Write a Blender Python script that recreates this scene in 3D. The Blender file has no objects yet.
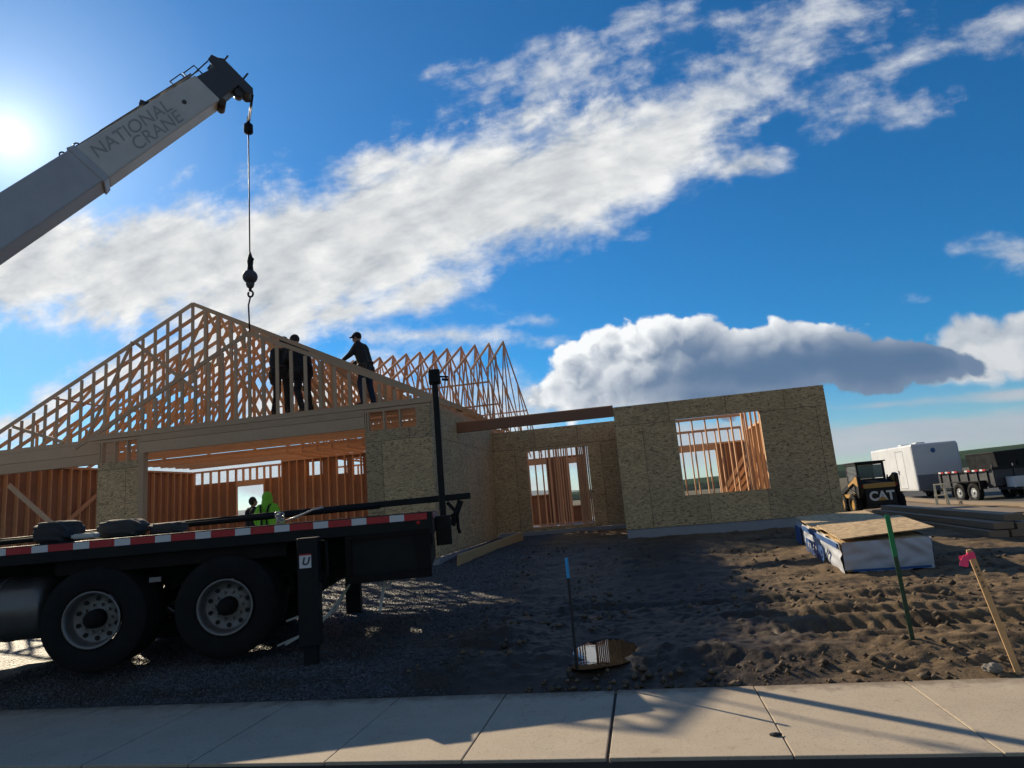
import bpy, bmesh, math, random
import numpy as np
from mathutils import Vector, Matrix, Euler
R = math.radians
scn = bpy.context.scene
COL = scn.collection
random.seed(7)
rng = np.random.default_rng(7)

# ------------------------------------------------------------------ camera
F, PITCH, ROLL, YAW = 650.0, R(10.37), R(4.86), R(10.3)
cp, sp, cy, sy, cr, sr = math.cos(PITCH), math.sin(PITCH), math.cos(YAW), math.sin(YAW), math.cos(ROLL), math.sin(ROLL)
fwd = Vector((-sy*cp, cy*cp, sp)); rt = Vector((cy, sy, 0)); dn = fwd.cross(rt)
crt = cr*rt + sr*dn; cdn = -sr*rt + cr*dn
EYE = Vector((0, 0, 1.6))
cam = bpy.data.objects.new('camera', bpy.data.cameras.new('camera')); COL.objects.link(cam)
m = Matrix((crt, -cdn, -fwd)).transposed().to_4x4(); m.translation = EYE
cam.matrix_world = m
cam.data.sensor_width = 36; cam.data.lens = F/1024*36
cam.data.clip_start = 0.05; cam.data.clip_end = 30000
scn.camera = cam

# ------------------------------------------------------------------ light
SUN = Vector((-0.672, 0.573, 0.468)).normalized()
SUN_EL = math.asin(SUN.z); SUN_AZ = math.atan2(SUN.x, SUN.y)     # azimuth clockwise from +Y
sd = bpy.data.lights.new('sun', 'SUN'); sd.energy = 5.0; sd.angle = R(0.5); sd.color = (1.0, 0.84, 0.60)
sun = bpy.data.objects.new('sun', sd); COL.objects.link(sun)
sun.rotation_euler = (-SUN).to_track_quat('-Z', 'Y').to_euler()
sun.location = (-40, 35, 30)
scn.view_settings.view_transform = 'Standard'; scn.view_settings.look = 'None'
scn.view_settings.exposure = 0.35; scn.view_settings.gamma = 1.0
scn.view_settings.use_curve_mapping = False

def uvdir(px, py):
    d = crt*((px-512)/F) + cdn*((py-384)/F) + fwd
    return Vector((d.x/d.y, d.z/d.y))

world = bpy.data.worlds.new('World'); scn.world = world; world.use_nodes = True
W = world.node_tree; W.nodes.clear()
class NT:
    def __init__(s, t): s.t = t
    def n(s, kind, **kw):
        x = s.t.nodes.new(kind)
        for k, v in kw.items():
            if k == 'inp':
                for i, val in v.items():
                    if hasattr(val, 'is_linked') or isinstance(val, bpy.types.NodeSocket): s.t.links.new(val, x.inputs[i])
                    else: x.inputs[i].default_value = val
            else: setattr(x, k, v)
        return x
    def math(s, op, a, b=0.0, c=0.0, clamp=False):
        x = s.n('ShaderNodeMath', operation=op, use_clamp=clamp, inp={0: a, 1: b, 2: c}); return x.outputs[0]
    def vmath(s, op, a, b=(0, 0, 0)):
        return s.n('ShaderNodeVectorMath', operation=op, inp={0: a, 1: b})
    def mapr(s, v, a, b, c=0.0, d=1.0, smooth=True):
        x = s.n('ShaderNodeMapRange', inp={0: v, 1: a, 2: b, 3: c, 4: d}); x.clamp = True
        if smooth: x.interpolation_type = 'SMOOTHSTEP'
        return x.outputs[0]
    def mixc(s, f, a, b, blend='MIX'):
        x = s.n('ShaderNodeMix', data_type='RGBA', blend_type=blend)
        for i, val in ((0, f), (6, a), (7, b)):
            if isinstance(val, bpy.types.NodeSocket): s.t.links.new(val, x.inputs[i])
            else: x.inputs[i].default_value = val if i == 0 else (tuple(val)+(1,))[:4]
        return x.outputs[2]
    def link(s, a, b): s.t.links.new(a, b)
    def noise(s, vec, scale, detail=4, rough=0.5, dim='3D', dist=0.0):
        x = s.n('ShaderNodeTexNoise', noise_dimensions=dim, inp={'Scale': scale, 'Detail': detail, 'Roughness': rough, 'Distortion': dist})
        if vec is not None: s.link(vec, x.inputs['Vector'])
        return x.outputs['Fac']

w = NT(W)
out = w.n('ShaderNodeOutputWorld')
tc = w.n('ShaderNodeTexCoord')
dirv = w.vmath('NORMALIZE', tc.outputs['Generated']).outputs[0]
sky = w.n('ShaderNodeTexSky', sky_type='NISHITA', sun_disc=False, sun_elevation=SUN_EL, sun_rotation=SUN_AZ, altitude=300, air_density=1.0, dust_density=0.25, ozone_density=2.0)
hs = w.n('ShaderNodeHueSaturation', inp={'Hue': 0.5, 'Saturation': 1.40, 'Value': 1.0, 'Fac': 1.0, 'Color': w.mixc(1.0, sky.outputs[0], (0.74, 1.0, 1.22), 'MULTIPLY')})
bg_sky = w.n('ShaderNodeBackground', inp={'Color': hs.outputs[0], 'Strength': 0.070})
# the sun seen in the sky with its aureole
cosang = w.vmath('DOT_PRODUCT', dirv, tuple(SUN)).outputs['Value']
ang = w.math('ARCCOSINE', w.math('MINIMUM', cosang, 0.999999))
disc = w.mapr(ang, R(1.0), R(0.35), 0.0, 6.0)
halo = w.math('MULTIPLY', w.math('EXPONENT', w.math('MULTIPLY', ang, -1/R(1.9))), 0.8)
halo2 = w.math('MULTIPLY', w.math('EXPONENT', w.math('MULTIPLY', ang, -1/R(10.0))), 0.20)
glow = w.math('ADD', w.math('ADD', disc, halo), halo2)
bg_sun = w.n('ShaderNodeBackground', inp={'Color': (1.0, 0.96, 0.9, 1), 'Strength': glow})
skysum = w.n('ShaderNodeAddShader'); w.link(bg_sky.outputs[0], skysum.inputs[0]); w.link(bg_sun.outputs[0], skysum.inputs[1])

sep = w.n('ShaderNodeSeparateXYZ'); w.link(dirv, sep.inputs[0])
ysafe = w.math('MAXIMUM', sep.outputs[1], 0.02)
uvec = w.n('ShaderNodeCombineXYZ', inp={0: w.math('DIVIDE', sep.outputs[0], ysafe), 1: w.math('DIVIDE', sep.outputs[2], ysafe), 2: 0.0}).outputs[0]
front = w.mapr(sep.outputs[1], 0.02, 0.2)
# slow warp so that no cloud edge is an ellipse
wn = w.n('ShaderNodeTexNoise', inp={'Scale': 5.0, 'Detail': 3.0, 'Vector': uvec})
warp = w.vmath('SCALE', w.vmath('SUBTRACT', wn.outputs['Color'], (0.5, 0.5, 0.5)).outputs[0]); warp.inputs['Scale'].default_value = 0.05
uvw = w.vmath('ADD', uvec, warp.outputs[0]).outputs[0]

def blobs(vec, lst):
    acc = None
    for (px, py, a, b, deg, wt) in lst:           # deg: tilt of the long axis
        c = uvdir(px, py); t = R(deg)
        e1 = uvdir(px+math.cos(t)*4, py-math.sin(t)*4) - c
        e2 = uvdir(px+math.sin(t)*4, py+math.cos(t)*4) - c
        la, lb = e1.length/4*a, e2.length/4*b
        mp = w.n('ShaderNodeMapping', vector_type='TEXTURE', inp={'Vector': vec, 'Location': (c.x, c.y, 0), 'Rotation': (0, 0, math.atan2(e1.y, e1.x)), 'Scale': (la, lb, 1)})
        L = w.vmath('LENGTH', mp.outputs[0]).outputs['Value']
        f = w.math('MULTIPLY_ADD', L, -wt, wt)
        acc = f if acc is None else w.math('SMOOTH_MAX', acc, f, 0.25)
    return acc

BAND = [  # the long diagonal bank
 (40, 262, 120, 58, 8, 1.1), (150, 268, 150, 72, 4, 1.2), (265, 262, 150, 80, 18, 1.25), (370, 232, 140, 78, 24, 1.25), (470, 200, 140, 72, 26, 1.2),
 (560, 178, 130, 62, 22, 1.15), (650, 160, 110, 50, 14, 1.0), (730, 165, 70, 22, 8, 0.7), (430, 290, 90, 22, 22, 0.75), (300, 320, 130, 28, 5, 0.8),
 (430, 338, 120, 12, -2, 0.48), (120, 375, 70, 30, 10, 0.62), (60, 400, 60, 26, 20, 0.6), (10, 425, 70, 20, 0, 0.6), (215, 355, 110, 28, 12, 0.5), (330, 400, 160, 40, 8, 0.6), (450, 420, 120, 40, 0, 0.6)]
BAND2 = [  # thin broken wisps above and right of it
 (470, 95, 80, 26, 24, 0.36), (560, 72, 110, 30, 14, 0.38), (690, 105, 100, 40, 14, 0.36), (640, 50, 130, 34, 20, 0.32), (760, 45, 150, 34, 18, 0.30), (850, 12, 110, 30, 14, 0.34),
 (845, 122, 70, 14, 16, 0.20), (905, 104, 50, 12, 14, 0.16), (945, 45, 100, 18, 24, 0.24), (1010, 20, 60, 22, 24, 0.28),
 (1003, 255, 60, 20, -12, 0.42), (928, 298, 18, 9, 0, 0.22), (430, 70, 24, 10, 20, 0.26), (535, 322, 40, 10, 4, 0.32)]
CUM = [  # the flat-bottomed heap on the lower right, the white one beside it
 (580, 380, 66, 52, 0, 1.05), (640, 362, 90, 56, 0, 1.25), (700, 357, 95, 56, 0, 1.3), (770, 362, 105, 50, 0, 1.25), (850, 362, 95, 42, -4, 1.15), (920, 362, 74, 28, -6, 1.05),
 (600, 395, 90, 30, 0, 0.9), (700, 395, 120, 24, 0, 0.8)]
CUM2 = [(975, 345, 60, 38, 0, 1.0), (1030, 338, 70, 40, 0, 1.0), (950, 375, 80, 18, 0, 0.6), (560, 395, 60, 30, 0, 0.8), (1050, 350, 60, 44, 0, 1.0)]
LOW = [(930, 432, 160, 20, 2, 0.95), (760, 440, 220, 26, 0, 0.9), (1050, 425, 120, 24, 4, 0.9), (560, 455, 220, 22, 0, 0.9), (300, 480, 300, 26, 0, 0.95), (60, 490, 200, 30, 0, 0.9), (880, 405, 120, 8, 4, 0.5), (1000, 395, 90, 8, 4, 0.45)]

nA = w.noise(w.n('ShaderNodeMapping', inp={'Vector': uvw, 'Rotation': (0, 0, R(-24)), 'Scale': (1.0, 2.1, 1)}).outputs[0], 4.2, 9, 0.6)
nB = w.noise(w.n('ShaderNodeMapping', inp={'Vector': uvw, 'Rotation': (0, 0, R(-24)), 'Scale': (1.0, 2.1, 1), 'Location': (0.035, -0.03, 0)}).outputs[0], 4.2, 7, 0.6)
nF = w.noise(uvw, 15.0, 6, 0.6)
eA = blobs(uvw, BAND)
dA0 = w.math('ADD', w.math('MULTIPLY_ADD', nA, 2.0, -0.98), eA)
dA = w.math('MULTIPLY_ADD', w.math('SUBTRACT', nF, 0.5), 1.0, dA0)
aA = w.mapr(dA, -0.14, 0.58)
litA = w.math('MULTIPLY_ADD', w.math('SUBTRACT', nA, nB), 3.2, 0.55, clamp=True)
thickA = w.mapr(dA, 0.35, 1.3)
colA = w.mixc(litA, (0.46, 0.51, 0.56), (1.0, 1.0, 0.99))
colA = w.mixc(w.math('MULTIPLY', thickA, 0.30), colA, (0.50, 0.53, 0.56))

eB = w.math('MULTIPLY', blobs(uvw, BAND2), 1.5)
dB = w.math('ADD', w.math('ADD', w.math('MULTIPLY_ADD', nA, 2.6, -1.30), w.math('MULTIPLY_ADD', nF, 1.5, -0.75)), eB)
aB = w.mapr(dB, -0.05, 0.8, 0.0, 0.85)
colB = w.mixc(litA, (0.50, 0.55, 0.62), (0.84, 0.86, 0.88))
def billow(vec):
    f = w.noise(vec, 8.0, 9, 0.56)
    v1 = w.n('ShaderNodeTexVoronoi', feature='F1', inp={'Scale': 13.0, 'Vector': vec}).outputs['Distance']
    v2 = w.n('ShaderNodeTexVoronoi', feature='F1', inp={'Scale': 34.0, 'Vector': vec}).outputs['Distance']
    return w.math('ADD', w.math('MULTIPLY', f, 0.62), w.math('ADD', w.math('MULTIPLY_ADD', v1, -0.30, 0.26), w.math('MULTIPLY_ADD', v2, -0.15, 0.08)))
bw = w.vmath('ADD', uvec, w.n('ShaderNodeVectorMath', operation='SCALE', inp={0: w.vmath('SUBTRACT', w.n('ShaderNodeTexNoise', inp={'Scale': 22.0, 'Detail': 5.0, 'Vector': uvec}).outputs['Color'], (0.5, 0.5, 0.5)).outputs[0], 'Scale': 0.05}).outputs[0]).outputs[0]
nC = billow(bw)
nC2 = billow(w.vmath('ADD', bw, (-0.012, 0.016, 0)).outputs[0])
eC = blobs(uvec, CUM)
dC = w.math('ADD', w.math('MULTIPLY_ADD', nC, 1.7, -0.92), eC)
aC = w.mapr(dC, 0.0, 0.13)
litC = w.math('MULTIPLY_ADD', w.math('SUBTRACT', nC, nC2), 5.5, 0.42, clamp=True)
edgeC = w.mapr(dC, 0.6, 0.05)
su = w.n('ShaderNodeSeparateXYZ'); w.link(uvec, su.inputs[0])
leftC = w.mapr(su.outputs[0], uvdir(720, 360).x, uvdir(570, 360).x)
topC = w.mapr(w.math('MULTIPLY_ADD', nC, 0.05, su.outputs[1]), uvdir(720, 378).y+.025, uvdir(720, 322).y+.025)
sunny = w.math('ADD', w.math('MULTIPLY', topC, 0.62), w.math('MULTIPLY', leftC, 0.62), clamp=True)
brC = w.math('ADD', w.math('MULTIPLY', sunny, w.math('MULTIPLY_ADD', litC, 0.85, 0.22)), w.math('MULTIPLY', edgeC, w.math('MULTIPLY_ADD', sunny, 0.6, 0.08)), clamp=True)
colC = w.mixc(brC, (0.060, 0.150, 0.300), (1.02, 1.04, 1.05))

eD = blobs(uvec, CUM2)
dD = w.math('ADD', w.math('MULTIPLY_ADD', nC, 1.5, -0.82), eD)
aD = w.mapr(dD, -0.02, 0.25)
colD = w.mixc(w.math('MULTIPLY_ADD', w.math('SUBTRACT', nC, nC2), 4.0, 0.6, clamp=True), (0.38, 0.45, 0.54), (0.74, 0.77, 0.80))

nL = w.noise(w.n('ShaderNodeMapping', inp={'Vector': uvw, 'Scale': (1.0, 5.0, 1)}).outputs[0], 3.5, 8, 0.6)
eL = blobs(uvec, LOW)
dL = w.math('ADD', w.math('MULTIPLY_ADD', nL, 1.5, -0.8), eL)
aL = w.mapr(dL, -0.05, 0.45, 0.0, 0.92)
colL = w.mixc(nL, (0.30, 0.39, 0.50), (0.62, 0.67, 0.71))

def over(base, alpha, col):
    a = w.math('MULTIPLY', alpha, front)
    b = w.n('ShaderNodeBackground', inp={'Color': col, 'Strength': 0.75})
    mx = w.n('ShaderNodeMixShader'); w.link(a, mx.inputs[0]); w.link(base, mx.inputs[1]); w.link(b.outputs[0], mx.inputs[2])
    return mx.outputs[0]
# unseen cloud added behind the camera as neutral fill for shaded fronts
back = w.math('MULTIPLY', w.mapr(sep.outputs[1], 0.0, -0.35), w.mapr(w.noise(dirv, 2.2, 6, 0.6), 0.36, 0.56, 0.25, 0.9))
back = w.math('MULTIPLY', back, w.mapr(sep.outputs[2], 0.0, 0.12))
bg_fill = w.n('ShaderNodeBackground', inp={'Color': (0.155, 0.18, 0.215, 1), 'Strength': 1.0})
mxb = w.n('ShaderNodeMixShader'); w.link(back, mxb.inputs[0]); w.link(skysum.outputs[0], mxb.inputs[1]); w.link(bg_fill.outputs[0], mxb.inputs[2])
s_ = over(mxb.outputs[0], aL, colL)
s_ = over(s_, aB, colB)
s_ = over(s_, aA, colA)
s_ = over(s_, aD, colD)
s_ = over(s_, aC, colC)
w.link(s_, out.inputs['Surface'])
world.cycles.sampling_method = 'MANUAL'; world.cycles.sample_map_resolution = 1024

# ------------------------------------------------------------------ materials
def mat(name, build):
    mt = bpy.data.materials.new(name); mt.use_nodes = True
    t = NT(mt.node_tree); b = mt.node_tree.nodes['Principled BSDF']
    build(t, b); return mt
def setp(b, **kw):
    for k, v in kw.items():
        k = k.replace('_', ' ')
        b.inputs[k].default_value = (tuple(v)+(1,)) if isinstance(v, tuple) else v
def bump(t, b, h, strength=0.3, dist=0.01):
    x = t.n('ShaderNodeBump', inp={'Strength': strength, 'Distance': dist, 'Height': h}); t.link(x.outputs[0], b.inputs['Normal'])
def objco(t): return t.n('ShaderNodeTexCoord').outputs['Object']

def wood(name, c1, c2, rough=0.75):
    def f(t, b):
        g = t.n('ShaderNodeNewGeometry'); oc = objco(t)
        ri = t.math('FRACT', t.math('ADD', g.outputs['Random Per Island'], t.n('ShaderNodeObjectInfo').outputs['Random']))
        off = t.vmath('ADD', oc, t.n('ShaderNodeCombineXYZ', inp={0: t.math('MULTIPLY', ri, 31.0), 1: t.math('MULTIPLY', ri, 17.0), 2: 0.0}).outputs[0]).outputs[0]
        n1 = t.noise(off, 3.0, 5, 0.6, dist=0.4); n2 = t.noise(off, 38.0, 3, 0.5)
        f1 = t.math('ADD', t.math('MULTIPLY', ri, 0.55), t.math('MULTIPLY', n1, 0.5))
        c = t.mixc(f1, c1, c2)
        c = t.mixc(t.mapr(n2, 0.56, 0.72, 0, 0.35), c, tuple(x*0.5 for x in c1))
        t.link(c, b.inputs['Base Color']); setp(b, Roughness=rough); bump(t, b, n2, 0.25, 0.004)
    return mat(name, f)
M = {}
M['wood'] = wood('framing lumber', (0.52, 0.28, 0.145), (0.68, 0.42, 0.235))
M['wood2'] = wood('truss lumber', (0.36, 0.175, 0.08), (0.66, 0.40, 0.215))
M['beam'] = wood('header beam lumber', (0.42, 0.28, 0.175), (0.60, 0.415, 0.27))
M['oldwood'] = wood('weathered dark lumber', (0.06, 0.040, 0.028), (0.115, 0.08, 0.055))
M['timber'] = wood('brown timber', (0.19, 0.13, 0.083), (0.34, 0.235, 0.15))
M['lvl'] = wood('reddish glued beam', (0.22, 0.105, 0.062), (0.30, 0.155, 0.095))
M['stake'] = wood('stake lumber', (0.42, 0.26, 0.12), (0.56, 0.37, 0.19))

def osb(name, horiz=False, bright=1.0, seams=True):
    def f(t, b):
        oc = objco(t); s = t.n('ShaderNodeSeparateXYZ'); t.link(oc, s.inputs[0])
        if horiz: uv = t.n('ShaderNodeCombineXYZ', inp={0: s.outputs[0], 1: s.outputs[1], 2: 0.0}).outputs[0]
        else: uv = t.n('ShaderNodeCombineXYZ', inp={0: t.math('ADD', s.outputs[0], s.outputs[1]), 1: s.outputs[2], 2: 0.0}).outputs[0]
        wz = t.n('ShaderNodeTexNoise', inp={'Scale': 2.3, 'Detail': 2.0, 'Vector': uv})
        uvd = t.vmath('ADD', uv, t.n('ShaderNodeVectorMath', operation='SCALE', inp={0: t.vmath('SUBTRACT', wz.outputs['Color'], (0.5, 0.5, 0.5)).outputs[0], 'Scale': 0.22}).outputs[0]).outputs[0]
        cols = None
        for rot, sc, loc in ((10, (13, 48, 1), 0.0), (-14, (11, 42, 1), 3.3), (48, (17, 52, 1), 7.7)):
            mp = t.n('ShaderNodeMapping', inp={'Vector': uvd, 'Rotation': (0, 0, R(rot)), 'Scale': sc, 'Location': (loc, loc, 0)})
            v = t.n('ShaderNodeTexVoronoi', inp={'Scale': 1.0, 'Vector': mp.outputs[0]})
            sx = t.n('ShaderNodeSeparateColor'); t.link(v.outputs['Color'], sx.inputs[0])
            cols = sx.outputs[0] if cols is None else t.n('ShaderNodeMix', data_type='FLOAT', inp={0: t.mapr(sx.outputs[1], 0.42, 0.46, smooth=False), 2: cols, 3: sx.outputs[0]}).outputs[0]
        cr_ = t.n('ShaderNodeValToRGB'); t.link(cols, cr_.inputs[0])
        e = cr_.color_ramp.elements
        e[0].position = 0.0; e[0].color = (0.12*bright, 0.085*bright, 0.05*bright, 1)
        e[1].position = 1.0; e[1].color = (0.56*bright, 0.425*bright, 0.265*bright, 1)
        for p, c in ((0.12, (0.22, 0.16, 0.10)), (0.25, (0.35, 0.262, 0.165)), (0.7, (0.44, 0.335, 0.21))):
            x = e.new(p); x.color = tuple(q*bright for q in c)+(1,)
        big = t.noise(uv, 0.8, 3, 0.6)
        c = t.mixc(t.mapr(big, 0.35, 0.7, 0, 0.35), cr_.outputs[0], (0.27*bright, 0.21*bright, 0.13*bright))
        if seams:
            br = t.n('ShaderNodeTexBrick', offset=0.5, inp={'Vector': uv, 'Scale': 1.0, 'Mortar Size': 0.007, 'Brick Width': 1.49, 'Row Height': 2.98, 'Color1': (1.08, 1.05, 1, 1), 'Color2': (0.80, 0.80, 0.81, 1), 'Mortar': (0.28, 0.26, 0.25, 1)})
            c = t.mixc(1.0, c, br.outputs['Color'], 'MULTIPLY')
        c = t.mixc(1.0, c, (1.06, 1.0, 0.90), 'MULTIPLY')
        t.link(c, b.inputs['Base Color']); setp(b, Roughness=0.8); bump(t, b, cols, 0.3, 0.004)
    return mat(name, f)
M['osb'] = osb('strand board sheathing', False, 1.27); M['osbtop'] = osb('strand board sheet', True, 1.35, False)

def plain(name, col, rough=0.5, metal=0.0, var=0.25, scale=6.0, spec=0.5, bmp=0.0):
    def f(t, b):
        n = t.noise(objco(t), scale, 5, 0.6)
        c = t.mixc(n, tuple(x*(1-var) for x in col), tuple(min(1, x*(1+var)) for x in col))
        t.link(c, b.inputs['Base Color']); setp(b, Roughness=rough, Metallic=metal); b.inputs['Specular IOR Level'].default_value = spec
        r = t.mapr(n, 0.3, 0.7, max(0.05, rough-0.12), min(1, rough+0.12)); t.link(r, b.inputs['Roughness'])
        if bmp: bump(t, b, t.noise(objco(t), scale*6, 4, 0.6), bmp, 0.01)
    return mat(name, f)
M['black'] = plain('black painted steel', (0.006, 0.0065, 0.0075), 0.5, spec=0.25)
M['blackrough'] = plain('grimy black steel', (0.010, 0.0095, 0.009), 0.8, spec=0.2, bmp=0.2)
M['rubber'] = plain('tyre rubber', (0.009, 0.009, 0.0095), 0.85, var=0.4, spec=0.25, bmp=0.15)
M['rim'] = plain('steel wheel', (0.19, 0.182, 0.175), 0.45, 0.5, var=0.35, scale=9)
M['chrome'] = plain('bright steel', (0.40, 0.40, 0.40), 0.4, 0.8)
M['red'] = plain('red reflective tape', (0.42, 0.012, 0.018), 0.35)
M['white'] = plain('white reflective tape', (0.62, 0.63, 0.65), 0.4, var=0.1)
M['craneW'] = plain('cream crane paint', (0.56, 0.55, 0.52), 0.45, var=0.22, scale=2.5)
M['craneB'] = plain('blue grey boom base', (0.40, 0.42, 0.46), 0.5, var=0.25, scale=2.5)  # bluish grey tone of the base boom section and its collar
M['craneD'] = plain('dark crane head paint', (0.045, 0.05, 0.062), 0.55)
M['letter'] = plain('dark lettering', (0.05, 0.055, 0.065), 0.6)
M['faded'] = plain('faded grey lettering', (0.31, 0.315, 0.32), 0.6)
M['tank'] = plain('brushed fuel tank metal', (0.16, 0.155, 0.15), 0.4, 0.7, var=0.4, scale=3)
M['lens'] = plain('red lamp lens', (0.5, 0.01, 0.01), 0.2)
M['canvas'] = plain('dark canvas', (0.035, 0.036, 0.04), 0.85, bmp=0.4)
M['canvas2'] = plain('grey tarp', (0.055, 0.052, 0.05), 0.85, bmp=0.4)
M['strap'] = plain('pale webbing', (0.55, 0.54, 0.50), 0.8)
M['skin'] = plain('skin', (0.40, 0.23, 0.16), 0.6, var=0.1)
M['clothK'] = plain('black work jacket', (0.010, 0.010, 0.012), 0.9, bmp=0.3)
M['clothG'] = plain('dark olive jacket', (0.020, 0.019, 0.018), 0.9, bmp=0.3)
M['jeans'] = plain('dark blue jeans', (0.016, 0.026, 0.055), 0.9, bmp=0.3)
M['pantsK'] = plain('dark work trousers', (0.013, 0.012, 0.013), 0.9, bmp=0.3)
M['hivis'] = plain('lime hooded sweatshirt', (0.22, 0.62, 0.045), 0.9, var=0.12, bmp=0.3)
M['hair'] = plain('dark hair', (0.015, 0.011, 0.009), 0.7)
M['glove'] = plain('dark red glove', (0.16, 0.02, 0.03), 0.8)
M['leather'] = plain('leather tool belt', (0.045, 0.025, 0.015), 0.7)
M['bootm'] = plain('brown boots', (0.035, 0.024, 0.016), 0.8)
M['concrete'] = None
M['wrap'] = plain('white woven wrap', (0.44, 0.47, 0.54), 0.55, var=0.1, scale=4, bmp=0.25)
M['wrapblue'] = plain('blue printed wrap', (0.022, 0.085, 0.27), 0.55, var=0.2)
M['greenP'] = plain('green painted post', (0.006, 0.20, 0.07), 0.5)
M['greenK'] = plain('dark green metal post', (0.008, 0.045, 0.022), 0.55)
M['blueP'] = plain('blue marking paint', (0.03, 0.33, 0.68), 0.6)
M['postK'] = plain('dark metal post', (0.014, 0.017, 0.022), 0.55)
M['pink'] = plain('pink flagging tape', (0.90, 0.06, 0.20), 0.6)
M['yellow'] = plain('yellow machine paint', (0.42, 0.235, 0.05), 0.45, var=0.25)
M['machK'] = plain('black machine paint', (0.008, 0.008, 0.009), 0.5, spec=0.3)
M['trailerW'] = plain('white trailer skin', (0.60, 0.62, 0.65), 0.35, var=0.06, scale=1.2)
M['trailerG'] = plain('grey stone guard', (0.17, 0.18, 0.20), 0.5)
M['trailerD'] = plain('dark grey trailer steel', (0.045, 0.047, 0.052), 0.5)
M['cream'] = plain('cream fibreglass', (0.80, 0.70, 0.48), 0.5)
M['bluedot'] = plain('blue badge', (0.02, 0.09, 0.28), 0.4)
M['stone'] = plain('grey stone', (0.20, 0.185, 0.165), 0.9, var=0.45, scale=9, bmp=0.4)
def glass(t, b): setp(b, Base_Color=(0.10, 0.16, 0.19), Roughness=0.06, Metallic=0.0); b.inputs['Transmission Weight'].default_value = 0.55; b.inputs['IOR'].default_value = 1.45
M['glass'] = mat('tinted cab glass', glass)
def f(t, b):
    oc = objco(t); n = t.noise(oc, 2.2, 6, 0.65); n2 = t.noise(oc, 60, 3, 0.6); n3 = t.noise(oc, 7, 4, 0.7)
    c = t.mixc(n, (0.34, 0.277, 0.205), (0.50, 0.42, 0.32))
    c = t.mixc(t.mapr(n2, 0.54, 0.70, 0, 0.55), c, (0.17, 0.14, 0.11))
    c = t.mixc(t.mapr(n3, 0.55, 0.75, 0, 0.5), c, (0.24, 0.18, 0.125))
    bl = t.noise(oc, 0.9, 4, 0.6); c = t.mixc(t.mapr(bl, 0.52, 0.68, 0, 0.4), c, (0.27, 0.24, 0.20))
    sy_ = t.n('ShaderNodeSeparateXYZ'); t.link(oc, sy_.inputs[0]); ed = t.math('ADD', sy_.outputs[1], t.math('MULTIPLY', n3, 0.5)); c = t.mixc(t.mapr(ed, 5.85, 6.12, 0, 0.75), c, (0.13, 0.095, 0.065))
    t.link(c, b.inputs['Base Color']); setp(b, Roughness=0.88); bump(t, b, n2, 0.25, 0.003)
M['concrete'] = mat('broom finished concrete', f)
M['found'] = plain('foundation concrete', (0.30, 0.31, 0.33), 0.85, var=0.2, scale=3, bmp=0.2)
def f(t, b):
    oc = objco(t); s = t.n('ShaderNodeSeparateXYZ'); t.link(oc, s.inputs[0])
    big = t.noise(oc, 0.55, 5, 0.6); mid = t.noise(oc, 3.0, 6, 0.65); fine = t.noise(oc, 26, 5, 0.7)
    vor = t.n('ShaderNodeTexVoronoi', inp={'Scale': 34.0, 'Vector': oc}); vs = t.n('ShaderNodeSeparateColor'); t.link(vor.outputs['Color'], vs.inputs[0])
    dirt = t.mixc(mid, (0.055, 0.037, 0.023), (0.25, 0.168, 0.095))
    dirt = t.mixc(t.mapr(fine, 0.5, 0.75, 0, 0.6), dirt, (0.28, 0.195, 0.115))
    dirt = t.mixc(t.mapr(big, 0.5, 0.7, 0, 0.5), dirt, (0.25, 0.17, 0.09))
    wet_shade = t.mapr(t.math('ADD', s.outputs[0], t.math('MULTIPLY', mid, 2.2)), 3.3, 1.7, 0, 0.8)   # damp mud on the left half, painted darker to deepen the shade there
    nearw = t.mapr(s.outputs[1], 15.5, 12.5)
    wet_shade = t.math('MULTIPLY', wet_shade, nearw)
    dirt = t.mixc(wet_shade, dirt, (0.018, 0.0135, 0.0105))
    grav = t.mixc(vs.outputs[0], (0.030, 0.031, 0.034), (0.125, 0.128, 0.135))
    gm = t.math('ADD', s.outputs[0], t.math('MULTIPLY_ADD', mid, 1.6, -0.8))
    gmask = t.math('MULTIPLY', t.mapr(gm, -2.0, -2.7), t.mapr(t.math('ADD', s.outputs[1], mid), 32.0, 26.0))
    c = t.mixc(gmask, dirt, grav)
    pw = t.noise(t.n('ShaderNodeMapping', inp={'Vector': oc, 'Scale': (0.9, 2.2, 1)}).outputs[0], 1.3, 5, 0.6); c = t.mixc(t.math('MULTIPLY', t.mapr(pw, 0.48, 0.62, 0, 0.7), t.mapr(s.outputs[1], 20, 12)), c, (0.045, 0.032, 0.021))
    field = t.mixc(t.noise(oc, 0.02, 6, 0.6), (0.05, 0.05, 0.028), (0.16, 0.13, 0.08))
    c = t.mixc(t.mapr(s.outputs[1], 45, 80), c, field)
    t.link(c, b.inputs['Base Color']); t.link(t.mapr(wet_shade, 0, 0.75, 0.95, 0.55), b.inputs['Roughness'])
    h = t.math('ADD', t.math('MULTIPLY', fine, 0.6), t.math('MULTIPLY', t.math('MULTIPLY', vor.outputs['Distance'], gmask), -1.5)); bump(t, b, h, 0.6, 0.03)
    b.inputs['Specular IOR Level'].default_value = 0.3
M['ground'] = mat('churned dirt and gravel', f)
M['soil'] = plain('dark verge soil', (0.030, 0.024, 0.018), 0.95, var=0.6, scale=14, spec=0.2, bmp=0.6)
def f(t, b):
    oc = objco(t); n = t.noise(oc, 3, 6, 0.65); n2 = t.noise(oc, 70, 3, 0.6)
    c = t.mixc(n, (0.035, 0.034, 0.033), (0.065, 0.063, 0.06)); t.link(c, b.inputs['Base Color']); setp(b, Roughness=0.9); bump(t, b, n2, 0.4, 0.006)
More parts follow.
